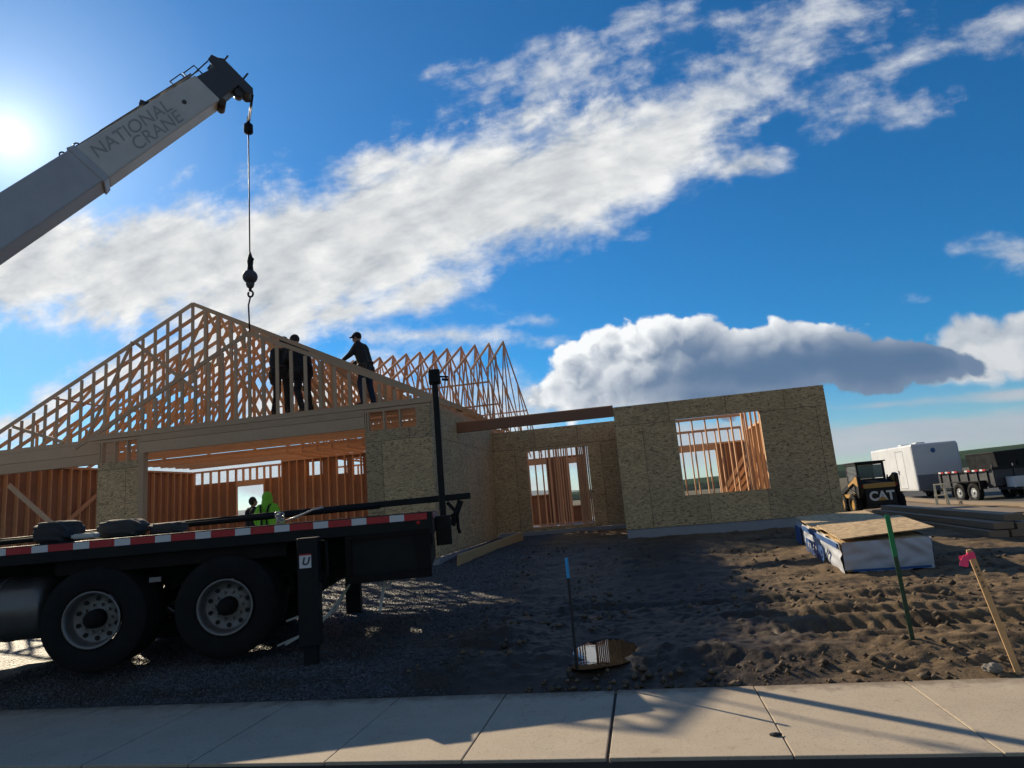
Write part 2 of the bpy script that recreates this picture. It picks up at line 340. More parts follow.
M['asphalt'] = mat('asphalt', f)
def f(t, b):
    setp(b, Base_Color=(0.008, 0.007, 0.006), Roughness=0.015); b.inputs['IOR'].default_value = 1.55; b.inputs['Specular IOR Level'].default_value = 0.5
    bump(t, b, t.noise(objco(t), 14, 2, 0.5), 0.06, 0.003)
M['water'] = mat('muddy puddle water', f)
def hillmat(name, lo, hi):
    def f(t, b):
        oc = objco(t); mp = t.n('ShaderNodeMapping', inp={'Vector': oc, 'Scale': (0.003, 0.012, 0.06)})
        n = t.noise(mp.outputs[0], 1.0, 6, 0.6); t.link(t.mixc(t.mapr(n, 0.35, 0.65), lo, hi), b.inputs['Base Color']); setp(b, Roughness=1.0); b.inputs['Specular IOR Level'].default_value = 0.0
    return mat(name, f)
M['hillG'] = hillmat('green wheat hill', (0.016, 0.040, 0.022), (0.030, 0.062, 0.032))
M['hillD'] = hillmat('dark far field', (0.010, 0.020, 0.018), (0.022, 0.034, 0.026))
M['mount'] = hillmat('distant wooded mountain', (0.018, 0.034, 0.030), (0.032, 0.052, 0.044))

# ------------------------------------------------------------------ builders
class MB:
    def __init__(s): s.bm = bmesh.new(); s.mi = 0
    def quadbox(s, c8):
        v = [s.bm.verts.new(p) for p in c8]
        for q in ((0, 3, 2, 1), (4, 5, 6, 7), (0, 1, 5, 4), (1, 2, 6, 5), (2, 3, 7, 6), (3, 0, 4, 7)):
            fc = s.bm.faces.new([v[i] for i in q]); fc.material_index = s.mi
        return s
    def box(s, x0, x1, y0, y1, z0, z1):
        return s.quadbox([(x0, y0, z0), (x1, y0, z0), (x1, y1, z0), (x0, y1, z0), (x0, y0, z1), (x1, y0, z1), (x1, y1, z1), (x0, y1, z1)])
    def bar(s, p, q, wd, th, n):
        """a straight timber p->q: wd across in the plane normal to n, th along n"""
        p, q, n = Vector(p), Vector(q), Vector(n).normalized(); d = (q-p).normalized(); a = n.cross(d).normalized()*wd/2; n = d.cross(a).normalized()*th/2
        return s.quadbox([p-a-n, p+a-n, p+a+n, p-a+n, q-a-n, q+a-n, q+a+n, q-a+n])
    def ring(s, c, ax, up, r, k, ru=None):
        b = ax.cross(up).normalized()
        return [s.bm.verts.new(c + up*(math.cos(2*math.pi*i/k)*(ru or r)) + b*(math.sin(2*math.pi*i/k)*r)) for i in range(k)]
    def skin(s, rings, cap=True, smooth=True):
        for a, b in zip(rings, rings[1:]):
            k = len(a)
            for i in range(k):
                fc = s.bm.faces.new((a[i], a[(i+1) % k], b[(i+1) % k], b[i])); fc.smooth = smooth; fc.material_index = s.mi
        if cap:
            for r_, rev in ((rings[0], True), (rings[-1], False)):
                fc = s.bm.faces.new(list(reversed(r_)) if rev else r_); fc.material_index = s.mi
        return s
    def tube(s, pts, r, k=8, cap=True):
        pts = [Vector(p) for p in pts]; rs = r if isinstance(r, (list, tuple)) else [r]*len(pts); rings = []
        up = Vector((0.13, 0.31, 0.94)).normalized()
        for i, p in enumerate(pts):
            d = (pts[min(i+1, len(pts)-1)] - pts[max(i-1, 0)]).normalized()
            u = up - d*up.dot(d)
            if u.length < 0.05: u = Vector((1, 0, 0)) - d*d.x
            u.normalize(); rings.append(s.ring(p, d, u, rs[i], k)); up = u
        return s.skin(rings, cap)
    def lathe(s, prof, c, ax, k=32, cap=True, closed=False):
        """prof: (distance along ax, radius)"""
        c, ax = Vector(c), Vector(ax).normalized(); up = Vector((0, 0, 1)) if abs(ax.z) < 0.9 else Vector((1, 0, 0))
        up = (up - ax*up.dot(ax)).normalized()
        rings = [s.ring(c+ax*d, ax, up, max(r, 0.0005), k) for d, r in prof]
        if closed: rings.append(rings[0])
        return s.skin(rings, cap and not closed)
    def ball(s, c, r, k=14, sc=(1, 1, 1)):
        mt = Matrix.Translation(Vector(c)) @ Matrix.Diagonal((r*sc[0], r*sc[1], r*sc[2], 1))
        n0 = len(s.bm.faces)
        bmesh.ops.create_uvsphere(s.bm, u_segments=k, v_segments=max(6, k//2+2), radius=1, matrix=mt)
        s.bm.faces.ensure_lookup_table()
        for fc in s.bm.faces[n0:]: fc.smooth = True; fc.material_index = s.mi
        return s
    def capsule(s, p, q, r1, r2, k=10):
        p, q = Vector(p), Vector(q)
        s.ball(p, r1, k); s.ball(q, r2, k)
        if (q-p).length > 1e-4: s.tube([p, q], [r1, r2], k)
        return s
    def prism(s, poly, n0, n1, f3):
        """poly of 2-D points, extruded between n0 and n1; f3(a,b,n) gives the 3-D point"""
        A = [s.bm.verts.new(f3(a, b, n0)) for a, b in poly]; B = [s.bm.verts.new(f3(a, b, n1)) for a, b in poly]
        k = len(poly)
        for i in range(k):
            fc = s.bm.faces.new((A[i], A[(i+1) % k], B[(i+1) % k], B[i])); fc.material_index = s.mi
        for fv in (list(reversed(A)), B):
            fc = s.bm.faces.new(fv); fc.material_index = s.mi
        return s
    def build(s, name, mats, parent=None, bevel=0.0, remesh=0.0, local=True, smooth=0):
        bmesh.ops.recalc_face_normals(s.bm, faces=s.bm.faces)
        me = bpy.data.meshes.new(name); s.bm.to_mesh(me); s.bm.free()
        o = bpy.data.objects.new(name, me); COL.objects.link(o)
        for x in (mats if isinstance(mats, (list, tuple)) else [mats]): me.materials.append(x)
        if remesh:
            md = o.modifiers.new('r', 'REMESH'); md.mode = 'VOXEL'; md.voxel_size = remesh; md.use_smooth_shade = True
            if smooth: ms = o.modifiers.new('s', 'SMOOTH'); ms.factor = 0.5; ms.iterations = smooth
            dg = bpy.context.evaluated_depsgraph_get(); nm = bpy.data.meshes.new_from_object(o.evaluated_get(dg)); o.modifiers.clear(); o.data = nm
            if not nm.materials:
                nm.materials.append(mats if not isinstance(mats, (list, tuple)) else mats[0])
        if parent is not None:
            if not local:
                pm = PM[parent.name]; o.data.transform(pm.inverted())
            o.parent = parent
            if parent.name in PM: PM[o.name] = PM[parent.name]
        else: PM[o.name] = Matrix()
        if bevel:
            md = o.modifiers.new('bevel', 'BEVEL'); md.width = bevel; md.segments = 2; md.limit_method = 'ANGLE'
        return o
PM = {}
def tag(o, label=None, cat=None, group=None, kind=None):
    for k, v in (('label', label), ('category', cat), ('group', group), ('kind', kind)):
        if v: o[k] = v
    return o
def thing(name, label, cat, loc=(0, 0, 0), rz=0.0, group=None):
    o = bpy.data.objects.new(name, None); COL.objects.link(o); o.location = loc; o.rotation_euler = (0, 0, rz)
    o.empty_display_size = 0.2
    PM[o.name] = Matrix.Translation(Vector(loc)) @ Matrix.Rotation(rz, 4, 'Z')
    return tag(o, label, cat, group)
def dup(o, parent=None):
    c = o.copy(); COL.objects.link(c)
    if parent is not None: c.parent = parent
    for ch in list(o.children): dup(ch, c)
    return c
def text_mesh(txt, name, mt, parent, org, xdir, ydir, size, depth=0.004, shear=0.0, bold=0.0, spacing=1.0):
    cu = bpy.data.curves.new(name, 'FONT'); cu.body = txt; cu.size = size; cu.extrude = depth; cu.shear = shear; cu.offset = bold; cu.space_character = spacing; cu.align_x = 'CENTER'; cu.align_y = 'CENTER'
    to = bpy.data.objects.new(name+'_tmp', cu); COL.objects.link(to)
    dg = bpy.context.evaluated_depsgraph_get(); me = bpy.data.meshes.new_from_object(to.evaluated_get(dg))
    bpy.data.objects.remove(to)
    x, y = Vector(xdir).normalized(), Vector(ydir).normalized(); z = x.cross(y)
    mm = Matrix((x, y, z)).transposed().to_4x4(); mm.translation = Vector(org); me.transform(mm)
    me.materials.clear(); me.materials.append(mt)
    o = bpy.data.objects.new(name, me); COL.objects.link(o); o.parent = parent
    if parent is not None and parent.name in PM: PM[o.name] = PM[parent.name]
    return o

def vnoise(x, y, seed=0):
    xi = np.floor(x).astype(np.int64); yi = np.floor(y).astype(np.int64); fx = x-xi; fy = y-yi
    fx = fx*fx*(3-2*fx); fy = fy*fy*(3-2*fy)
    def h(a, b):
        n = (a*374761393 + b*668265263 + seed*974634777) & 0xffffffff
        n = ((n ^ (n >> 13))*1274126177) & 0xffffffff
        return ((n ^ (n >> 16)) & 0xffff)/65535.0
    return (h(xi, yi)*(1-fx)+h(xi+1, yi)*fx)*(1-fy) + (h(xi, yi+1)*(1-fx)+h(xi+1, yi+1)*fx)*fy
def fbm(x, y, o=4, seed=0):
    v = 0; a = 0.5
    for i in range(o): v = v + a*vnoise(x, y, seed+i); x = x*2.03+1.7; y = y*2.03+9.2; a *= 0.5
    return v
def sstep(a, b, x): t = np.clip((x-a)/(b-a), 0, 1); return t*t*(3-2*t)
PZ = (-0.53, 6.80)      # puddle centre
def gbase(X, Y):
    h = np.interp(Y, [5.83, 6.1, 6.4, 8, 10, 12.7, 14.7, 18, 22, 40, 90, 300], [-.015, .06, .16, .2, .23, .52, .62, .68, .6, .4, .15, 0])
    r = np.interp(Y, [5.83, 6.1, 6.5, 10, 12.6, 15, 18, 23, 30, 60, 300], [-.015, .04, .12, .2, .36, .36, .32, .25, .12, .05, 0])
    k = sstep(2.4, 6.2, X + 0*Y)
    l = sstep(-6.4, -8.2, X)*sstep(9, 6, Y)
    return (h*(1-k)+r*k)*(1-l) + l*np.minimum(h, 0.03)
def gheight(X, Y, rough=True):
    h = gbase(X, Y)
    if rough:
        amp = sstep(5.83, 6.1, Y)*sstep(40, 16, Y)
        dirt = sstep(-2.8, -1.8, X + 0.8*(fbm(X*1.5, Y*1.5, 3, 5)-0.5))
        h = h + amp*((fbm(X*0.9, Y*0.9, 3, 1)-0.45)*0.07*dirt + (fbm(X*2.2, Y*4.2, 4, 2)-0.45)*0.10*dirt + (np.abs(fbm(X*6, Y*10, 3, 3)-0.45))*0.075*dirt + np.maximum(fbm(X*15, Y*15, 3, 13)-0.5, 0)*0.10*dirt*sstep(12, 8, Y) - np.maximum(fbm(X*5, Y*5, 3, 17)-0.52, 0)*0.09*dirt + (fbm(X*6, Y*6, 4, 4)-0.45)*0.03*(1-dirt*0.6))
        for y0, x0, x1, ph in ((6.9, 0.9, 4.5, 0), (7.5, 0.5, 4.5, 1), (8.4, -1.6, 3.0, 2)):     # wheel ruts
            yy = Y - y0 - 0.10*np.sin(X*0.8+ph); rut = np.exp(-(yy/0.14)**2)*sstep(x0, x0+0.6, X)*sstep(x1+0.6, x1, X)
            h = h - amp*rut*(0.05 + 0.022*np.sin(X*42+yy*9)*1.4)*1.5 + amp*0.035*np.exp(-((np.abs(yy)-0.24)/0.08)**2)*sstep(x0, x0+0.6, X)*sstep(x1+0.6, x1, X)
        h = h + amp*0.10*np.exp(-(((X+1.7)/0.5)**2 + ((Y-7.3)/0.25)**2))*(0.6+fbm(X*5, Y*5, 3, 8))
        a = np.exp(-(((X-PZ[0])/0.34)**2 + ((Y-PZ[1])/0.56)**2)**2); h = h*(1-a) + a*0.06
    return h
def zg(x, y): return float(gheight(np.array([x*1.0]), np.array([y*1.0]))[0])

def grid(name, xs, ys, zf, mt, kind='structure', smooth=True):
    X, Y = np.meshgrid(xs, ys); Z = zf(X, Y); nx, ny = len(xs), len(ys)
    v = np.stack([X.ravel(), Y.ravel(), Z.ravel()], 1)
    i = (np.arange(ny-1)[:, None]*nx + np.arange(nx-1)[None, :]).ravel()
    fcs = np.stack([i, i+1, i+nx+1, i+nx], 1)
    me = bpy.data.meshes.new(name); me.vertices.add(len(v)); me.vertices.foreach_set('co', v.ravel().astype(np.float32))
    me.loops.add(len(fcs)*4); me.loops.foreach_set('vertex_index', fcs.ravel().astype(np.int32))
    me.polygons.add(len(fcs)); me.polygons.foreach_set('loop_start', np.arange(len(fcs), dtype=np.int32)*4)
    me.polygons.foreach_set('use_smooth', np.full(len(fcs), smooth)); me.update(); me.validate()
    me.materials.append(mt); o = bpy.data.objects.new(name, me); COL.objects.link(o); tag(o, kind=kind); return o

# ------------------------------------------------------------------ setting
xs = np.concatenate([[-6000, -2000, -600, -200, -90, -50, -35, -26, -20, -16, -13], np.arange(-11, -7, 0.12), np.arange(-7, 5.5, 0.028), np.arange(5.5, 9, 0.1), np.arange(9, 20, 0.5), [24, 32, 50, 90, 200, 600, 2000, 6000]])
ys = np.concatenate([np.arange(5.83, 9.5, 0.024), np.arange(9.5, 14, 0.06), np.arange(14, 22, 0.15), np.arange(22, 40, 0.6), [45, 55, 70, 90, 130, 200, 400, 900, 2000, 6000]])
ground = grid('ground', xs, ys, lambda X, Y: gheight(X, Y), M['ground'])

# sidewalk: slabs with tooled joints and an expansion joint
mb = MB(); jx = [-13.2, -10.9, -8.6, -6.4, -5.3, -4.2, -3.33, -2.3, -1.34, -0.40, 0.70, 1.82, 2.93, 4.05, 5.2, 6.4, 7.6, 8.8, 10, 11.2]
for a, b in zip(jx, jx[1:]):
    g = 0.011 if abs(a+0.40) < 0.01 else 0.004; g2 = 0.011 if abs(b+0.40) < 0.01 else 0.004
    mb.box(a+g, b-g2, 4.40, 5.835, -0.10, random.uniform(-0.003, 0.003))
mb.build('sidewalk', M['concrete'], bevel=0.006)['kind'] = 'structure'
mb = MB(); mb.box(-13.2, 11.2, 4.388, 5.82, -0.16, -0.022); mb.build('sidewalk_bed_shade', M['asphalt'])['kind'] = 'structure'  # bed under the slabs; its dark front lip paints shade over their face
vx = np.concatenate([[-6000, -300, -40, -15], np.arange(-8, 6, 0.06), [10, 40, 300, 6000]]); vy = np.concatenate([np.arange(2.6, 3.6, 0.2), np.append(np.arange(3.6, 4.38, 0.03), 4.397)])
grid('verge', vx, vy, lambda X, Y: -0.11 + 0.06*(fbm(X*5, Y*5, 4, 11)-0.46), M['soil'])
mb = MB(); mb.box(-6000, 6000, 2.3, 2.6, -0.3, -0.08); mb.build('kerb', M['concrete'])['kind'] = 'structure'
mb = MB(); mb.box(-6000, 6000, -9, 2.3, -0.4, -0.2); mb.build('road', M['asphalt'])['kind'] = 'structure'
grid('back_field', [-6000, -100, 0, 100, 6000], [-6000, -400, -60, -9], lambda X, Y: -0.2+0*X, M['ground'])

# side street beyond the lot on the right, with kerb
st = [(10.2, 18.0), (10.64, 21.4), (11.54, 27.4), (12.67, 35.4), (15.2, 46), (22, 60)]
def strip(name, o0, o1, z0, z1, mt, pts=st):
    mb = MB(); A = []
    for i, (x, y) in enumerate(pts):
        p0 = Vector(pts[max(i-1, 0)]); p1 = Vector(pts[min(i+1, len(pts)-1)]); d = (p1-p0).normalized(); n = Vector((d.y, -d.x)); zz = float(gbase(np.array([x]), np.array([y]))[0])
        A.append([mb.bm.verts.new((x+n.x*o, y+n.y*o, zz+z)) for o, z in ((o0, z0), (o1, z0), (o1, z1), (o0, z1))])
    mb.skin(A, True, False); o = mb.build(name, mt); o['kind'] = 'structure'; return o
strip('side_street', 0.3, 9.5, -0.12, 0.012, M['asphalt'], [(9.7, 13), ] + st)
strip('side_kerb', 0.0, 0.3, -0.1, 0.13, M['concrete'])
strip('side_path', -1.9, -0.7, -0.1, 0.05, M['concrete'])

# hills
def ridge(name, mt, pts, y0, y1, seed, amp):
    xs = np.linspace(pts[0][0], pts[-1][0], 160); ys = np.linspace(y0, y1, 14)
    px, pz = zip(*pts)
    def z(X, Y):
        t = (Y-y0)/(y1-y0); prof = np.sin(np.clip(t, 0, 1)*math.pi*0.5)
        return np.interp(X, px, pz)*prof*(1+amp*(fbm(X/300.0+5, Y/500.0, 4, seed)-0.5)) - 0.5
    return grid(name, xs, ys, z, mt)
ridge('dark_field', M['hillD'], [(-900, 6), (0, 6), (200, 7), (420, 9), (900, 16)], 420, 760, 3, 0.25)
ridge('green_hill', M['hillG'], [(-700, 8), (-120, 12), (0, 15), (150, 19), (350, 21), (600, 26), (1400, 36)], 780, 1150, 4, 0.2)
ridge('mountains', M['mount'], [(-9000, 170), (-6000, 200), (-4300, 205), (-3200, 190), (-2300, 180), (-1500, 150), (-700, 90), (200, 60), (1500, 95), (3000, 130), (7000, 165)], 5200, 8000, 9, 0.35)

# the air over the valley
mb_ = bmesh.new(); bmesh.ops.create_cube(mb_, size=1); me_ = bpy.data.meshes.new('haze'); mb_.to_mesh(me_); mb_.free()
hz = bpy.data.objects.new('haze', me_); COL.objects.link(hz); hz.scale = (17000, 16400, 304); hz.location = (0, 1000, 149); hz['kind'] = 'stuff'
hm = bpy.data.materials.new('valley haze'); hm.use_nodes = True; hm.node_tree.nodes.clear(); h_ = NT(hm.node_tree)
vo = h_.n('ShaderNodeOutputMaterial'); pv_ = h_.n('ShaderNodeVolumePrincipled', inp={'Color': (0.80, 0.88, 1.0, 1), 'Density': 0.00006, 'Anisotropy': 0.3}); h_.link(pv_.outputs[0], vo.inputs['Volume']); me_.materials.append(hm)

# puddle
mb = MB(); pv = []
for i in range(40):
    a = 2*math.pi*i/40; r = 1 + 0.12*math.sin(3*a+1)+0.08*math.sin(5*a)
    pv.append(mb.bm.verts.new((PZ[0]+math.cos(a)*0.40*r, PZ[1]+math.sin(a)*0.72*r, 0.118)))
mb.bm.faces.new(pv); o = mb.build('puddle', M['water']); o['kind'] = 'structure'

# loose stones and clods: nobody could count them
def scatter(name, n, xr, yr, s0, s1, mt, mask, seed):
    r = np.random.default_rng(seed); V = []; Fc = []
    base = np.array([(1, 0, 0), (-1, 0, 0), (0, 1, 0), (0, -1, 0), (0, 0, 1), (0, 0, -1)], float)
    tri = np.array([(0, 2, 4), (2, 1, 4), (1, 3, 4), (3, 0, 4), (2, 0, 5), (1, 2, 5), (3, 1, 5), (0, 3, 5)])
    X = r.uniform(*xr, n); Y = yr[0] + (yr[1]-yr[0])*r.uniform(0, 1, n)**1.6
    k = mask(X, Y, r); X = X[k]; Y = Y[k]; Z = gheight(X, Y); n = len(X)
    S = s0*(s1/s0)**(r.uniform(0, 1, n)**2.8)
    v = base[None]*S[:, None, None]*r.uniform(0.5, 1.25, (n, 6, 3))
    a = r.uniform(0, 6.28, n); c, s = np.cos(a)[:, None], np.sin(a)[:, None]
    v = np.stack([v[..., 0]*c-v[..., 1]*s, v[..., 0]*s+v[..., 1]*c, v[..., 2]*0.75], -1) + np.stack([X, Y, Z+S*0.25], -1)[:, None]
    fcs = (tri[None]+np.arange(n)[:, None, None]*6).reshape(-1, 3); v = v.reshape(-1, 3)
    me = bpy.data.meshes.new(name); me.vertices.add(len(v)); me.vertices.foreach_set('co', v.ravel().astype(np.float32))
    me.loops.add(len(fcs)*3); me.loops.foreach_set('vertex_index', fcs.ravel().astype(np.int32)); me.polygons.add(len(fcs)); me.polygons.foreach_set('loop_start', np.arange(len(fcs), dtype=np.int32)*3)
    me.update(); me.validate(); me.materials.append(mt); o = bpy.data.objects.new(name, me); COL.objects.link(o); return o
def islandmat(name, a, b_):
    def f(t, b): t.link(t.mixc(t.n('ShaderNodeNewGeometry').outputs['Random Per Island'], a, b_), b.inputs['Base Color']); setp(b, Roughness=0.9)
    return mat(name, f)
o = scatter('gravel', 42000, (-7.5, -1.6), (5.86, 15), 0.006, 0.021, islandmat('crushed gravel', (0.026, 0.026, 0.028), (0.12, 0.12, 0.124)), lambda X, Y, r: (X < -2.1+r.normal(0, 0.35, len(X))), 3); tag(o, 'grey crushed gravel spread around and beyond the truck wheels', 'gravel', kind='stuff')
o = scatter('dirt_clods', 8000, (-2.4, 5.2), (5.86, 14), 0.004, 0.055, islandmat('dirt clods', (0.04, 0.029, 0.02), (0.17, 0.12, 0.076)), lambda X, Y, r: (fbm(X*1.2, Y*1.2, 3, 21) > 0.42) & ((np.abs(X-PZ[0]) > 0.48) | (np.abs(Y-PZ[1]) > 0.6)), 4); tag(o, 'brown dirt clods strewn over the churned lot behind the sidewalk', 'dirt', kind='stuff')
# ------------------------------------------------------------------ the framed house
HX = thing('framed_house', 'wood framed house under construction with strand board walls and open roof trusses', 'house', (-7, 20, 0.45))
def hp(name, mb, mt, parent=HX, **k): return mb.build(name, mt, parent, local=False, **k)
YV = (0, 1, 0); XV = (1, 0, 0)
# foundation and slabs
mb = MB(); mb.box(-20.1, -4.98, 15.6, 26.7, 0.0, 0.46); mb.box(-14.7, 4.94, 26.7, 34.1, 0.0, 0.6); mb.box(-4.98, -0.5, 22.4, 26.7, 0.0, 0.6); mb.box(-0.5, 4.94, 18.02, 26.7, 0.0, 0.648)
hp('foundation', mb, M['found'])
# --- sheathed walls
def wall(name, mb, mt=M['osb']): return hp(name, mb, mt)
mb = MB(); Y = 18.0                                   # bedroom front wall with its window hole
x0, x1, z0, z1 = -0.5, 4.95, 0.655, 3.96; a, b, c, d = 1.11, 3.28, 1.42, 3.46
mb.box(x0, a, Y, Y+.012, z0, z1); mb.box(b, x1, Y, Y+.012, z0, z1); mb.box(a, b, Y, Y+.012, z0, c); mb.box(a, b, Y, Y+.012, d, z1)
wall('sheathed_wall', mb)
fr = MB()                                             # studs, plates and header behind it
for x in [x0+.02, -.1, .31, .72, a-.06, b+.06, 3.7, 4.11, 4.52, x1-.02]: fr.box(x-.019, x+.019, Y+.014, Y+.153, z0+.04, z1-.08)
fr.box(x0, x1, Y+.014, Y+.153, z0, z0+.038); fr.box(x0, x1, Y+.014, Y+.153, z1-.078, z1-.002); fr.box(a-.04, b+.04, Y+.015, Y+.152, d+.002, d+.24)
fr.box(a-.04, b+.04, Y+.015, Y+.152, c-.04, c-.002); fr.box(a-.04, a-.002, Y+.016, Y+.151, c, d); fr.box(b+.002, b+.04, Y+.016, Y+.151, c, d)
hp('wall_frame', fr, M['wood'])
mb = MB(); mb.box(4.938, 4.95, 18.014, 31.0, 0.6, 3.95); wall('sheathed_wall', mb)     # its right flank
mb = MB(); mb.box(-0.512, -0.5, 18.0, 22.4, 0.6, 3.95); wall('sheathed_wall', mb)      # porch cheek
mb = MB(); Y = 22.4; a, b, c, d = -3.77, -1.65, 0.70, 3.32                              # recessed entry wall with the door hole
mb.box(-4.999, a, Y, Y+.012, .61, 4.08); mb.box(b, -0.5, Y, Y+.012, .61, 4.08); mb.box(a, b, Y, Y+.012, d, 4.08); mb.box(a, b, Y, Y+.012, .61, c); wall('sheathed_wall', mb)
fr = MB(); fr.box(a-.04, b+.04, Y+.014, Y+.152, d, d+.19); fr.box(-4.98, -.5, Y+.014, Y+.152, 4.0, 4.075)
for x in (a-.06, a-.02, b+.02, b+.06, -4.6, -4.2, -1.2, -.8): fr.box(x-.019, x+.019, Y+.014, Y+.152, .64, 4.0)
fr.box(a, b, Y+.013, Y+.15, c-.04, c+.02)
hp('door_frame', fr, M['wood'])
mb = MB(); mb.box(-5.0, -4.988, 15.6, 22.4, 0.47, 4.22); wall('sheathed_wall', mb)      # garage flank
fr = MB(); 
for i in range(17): fr.box(-5.14, -5.002, 15.75+.41*i, 15.788+.41*i, .5, 4.2)
fr.box(-5.14, -5.002, 15.63, 22.4, 4.2, 4.34); hp('wall_frame', fr, M['wood'])
# garage front: two piers, cripples, header beams
for (xa, xb, zt, full) in ((-6.76, -5.0, 3.72, True), (-14.66, -13.36, 3.64, False)):
    mb = MB(); mb.box(xa, xb, 15.588, 15.6, .44, zt)
    if full: mb.box(-5.30, xb, 15.588, 15.6, zt+.002, 4.22)
    wall('sheathed_pier', mb)
    fr = MB()
    for x in ([xa+.03, xa+.09, xa+.52, xa+.95, -5.36, -5.32] if full else [xa+.03, xa+.09, xa+.5, xa+.9, xb-.07, xb-.03]): fr.box(x-.019, x+.019, 15.603, 15.742, .5, 4.2)
    fr.box(xa, xb, 15.602, 15.742, 4.2, 4.28); fr.box(xa, xb, 15.601, 15.741, zt-.09, zt-.01)
    hp('pier_frame', fr, M['beam'])
mb = MB(); mb.box(-13.36, -13.2, 15.57, 15.745, .46, 3.80); hp('trimmer_post', mb, M['beam'], bevel=.004)
mb = MB(); mb.box(-13.36, -6.76, 15.585, 15.75, 3.80, 4.10); hp('header_beam', mb, M['beam'], bevel=.006)
mb = MB(); mb.box(-13.36, -6.76, 15.58, 15.745, 4.105, 4.285); hp('header_beam', mb, M['beam'], bevel=.006)
mb = MB(); mb.box(-15.0, -4.95, 15.57, 15.74, 4.29, 4.35); hp('top_plate', mb, M['beam'], bevel=.004)
mb = MB(); mb.box(-20.1, -14.67, 16.15, 16.33, 3.70, 3.98); hp('header_beam', mb, M['beam'], bevel=.006)
mb = MB(); mb.box(-20.1, -14.67, 16.145, 16.325, 3.985, 4.29); hp('header_beam', mb, M['beam'], bevel=.006)
mb = MB(); mb.box(-20.1, -4.99, 16.16, 16.30, 4.295, 4.335); hp('top_plate', mb, M['beam'], bevel=.004)
mb = MB(); mb.box(-14.68, -14.66, 15.6, 22.0, .46, 1.2); 
mb.bm.free()
# porch beam, garage back post
mb = MB(); mb.box(-4.985, -0.515, 17.98, 18.12, 3.715, 4.0); hp('porch_beam', mb, M['lvl'], bevel=.005)
mb = MB(); mb.box(-4.985, -0.515, 18.122, 18.16, 4.0, 4.04); hp('top_plate', mb, M['wood'])
# --- open stud walls; every stud is an object of its own
def stud(x, y, z0, z1, along, parent, wx=.038, dp=.14):
    mb = MB(); hx, hy = (wx/2, dp/2) if along == 'x' else (dp/2, wx/2)
    mb.box(x-hx, x+hx, y-hy, y+hy, z0, z1); return hp('stud', mb, M['wood'], parent)
def studwall(name, p, q, zb, zt, openings=(), step=0.41, sheath=None, holes=(), plates=True, mt=M['wood']):
    """openings: (s0, s1, z0, z1) without studs; sheath: +1/-1 side with board; holes: gaps in the board"""
    p, q = Vector(p), Vector(q); L = (q-p).length; d = (q-p)/L; along = 'x' if abs(d.x) > .5 else 'y'
    mb = MB()
    def seg(a, b, z0, z1, w=.07):
        A, B = p+d*a, p+d*b
        if along == 'x': mb.box(min(A.x, B.x), max(A.x, B.x), A.y-w, A.y+w, z0, z1)
        else: mb.box(A.x-w, A.x+w, min(A.y, B.y), max(A.y, B.y), z0, z1)
    seg(0, L, zt-.076, zt)
    par = hp(name, mb, mt)
    mb = MB(); seg(0, L, zb, zb+.038); hp('bottom_plate', mb, mt, par)
    for (a, b, z0, z1) in openings:
        mb = MB(); seg(a-.04, b+.04, z1, z1+.24, .068); hp('header', mb, mt, par)
        if z0 > zb+.1: mb = MB(); seg(a, b, z0-.04, z0, .068); hp('sill', mb, mt, par)
    n = int(round(L/step)); ss = [min(max(i*L/n, .02), L-.02) for i in range(n+1)]
    ss = [s for s in ss if not any(a < s < b for a, b, _, _ in openings)] + [x for a, b, _, _ in openings for x in (a-.02, b+.02)]
    for s_ in ss:
        P = p+d*s_; stud(P.x, P.y, zb+.04, zt-.078, along, par)
    for (a, b, z0, z1) in openings:                    # cripples over the header
        k = max(1, int((b-a)/step))
        for i in range(1, k+1):
            P = p+d*(a+(b-a)*i/(k+1))
            if zt-.08-(z1+.24) > .12: stud(P.x, P.y, z1+.242, zt-.078, along, par)
    if sheath:
        sb = MB(); cut = sorted({0.0, L} | {x for a, b, _, _ in holes for x in (a, b)})
        for a, b in zip(cut, cut[1:]):
            zs = [(zb, zt)]
            for (ha, hb, h0, h1) in holes:
                if a >= ha-1e-6 and b <= hb+1e-6:
                    nz = []
                    for (u, v) in zs:
                        if h0 > u: nz.append((u, min(h0, v)))
                        if h1 < v: nz.append((max(h1, u), v))
                    zs = [z for z in nz if z[1]-z[0] > .01]
            for (u, v) in zs:
                A, B = p+d*a, p+d*b; o = .073*sheath
                if along == 'x': sb.box(min(A.x, B.x), max(A.x, B.x), min(A.y+o, A.y+o+.012*sheath), max(A.y+o, A.y+o+.012*sheath), u, v)
                else: sb.box(min(A.x+o, A.x+o+.012*sheath), max(A.x+o, A.x+o+.012*sheath), min(A.y, B.y), max(A.y, B.y), u, v)
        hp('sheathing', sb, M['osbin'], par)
    return par
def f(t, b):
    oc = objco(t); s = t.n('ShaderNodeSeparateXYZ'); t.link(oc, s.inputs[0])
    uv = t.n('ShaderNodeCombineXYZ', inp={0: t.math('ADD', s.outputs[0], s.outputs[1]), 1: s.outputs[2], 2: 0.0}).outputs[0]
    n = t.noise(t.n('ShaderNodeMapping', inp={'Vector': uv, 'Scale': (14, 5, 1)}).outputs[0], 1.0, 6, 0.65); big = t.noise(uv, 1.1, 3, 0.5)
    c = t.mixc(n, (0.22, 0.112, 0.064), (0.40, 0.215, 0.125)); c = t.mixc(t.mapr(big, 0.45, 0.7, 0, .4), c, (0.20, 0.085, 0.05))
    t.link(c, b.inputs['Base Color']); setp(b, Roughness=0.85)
M['osbin'] = mat('sheathing inside face', f)
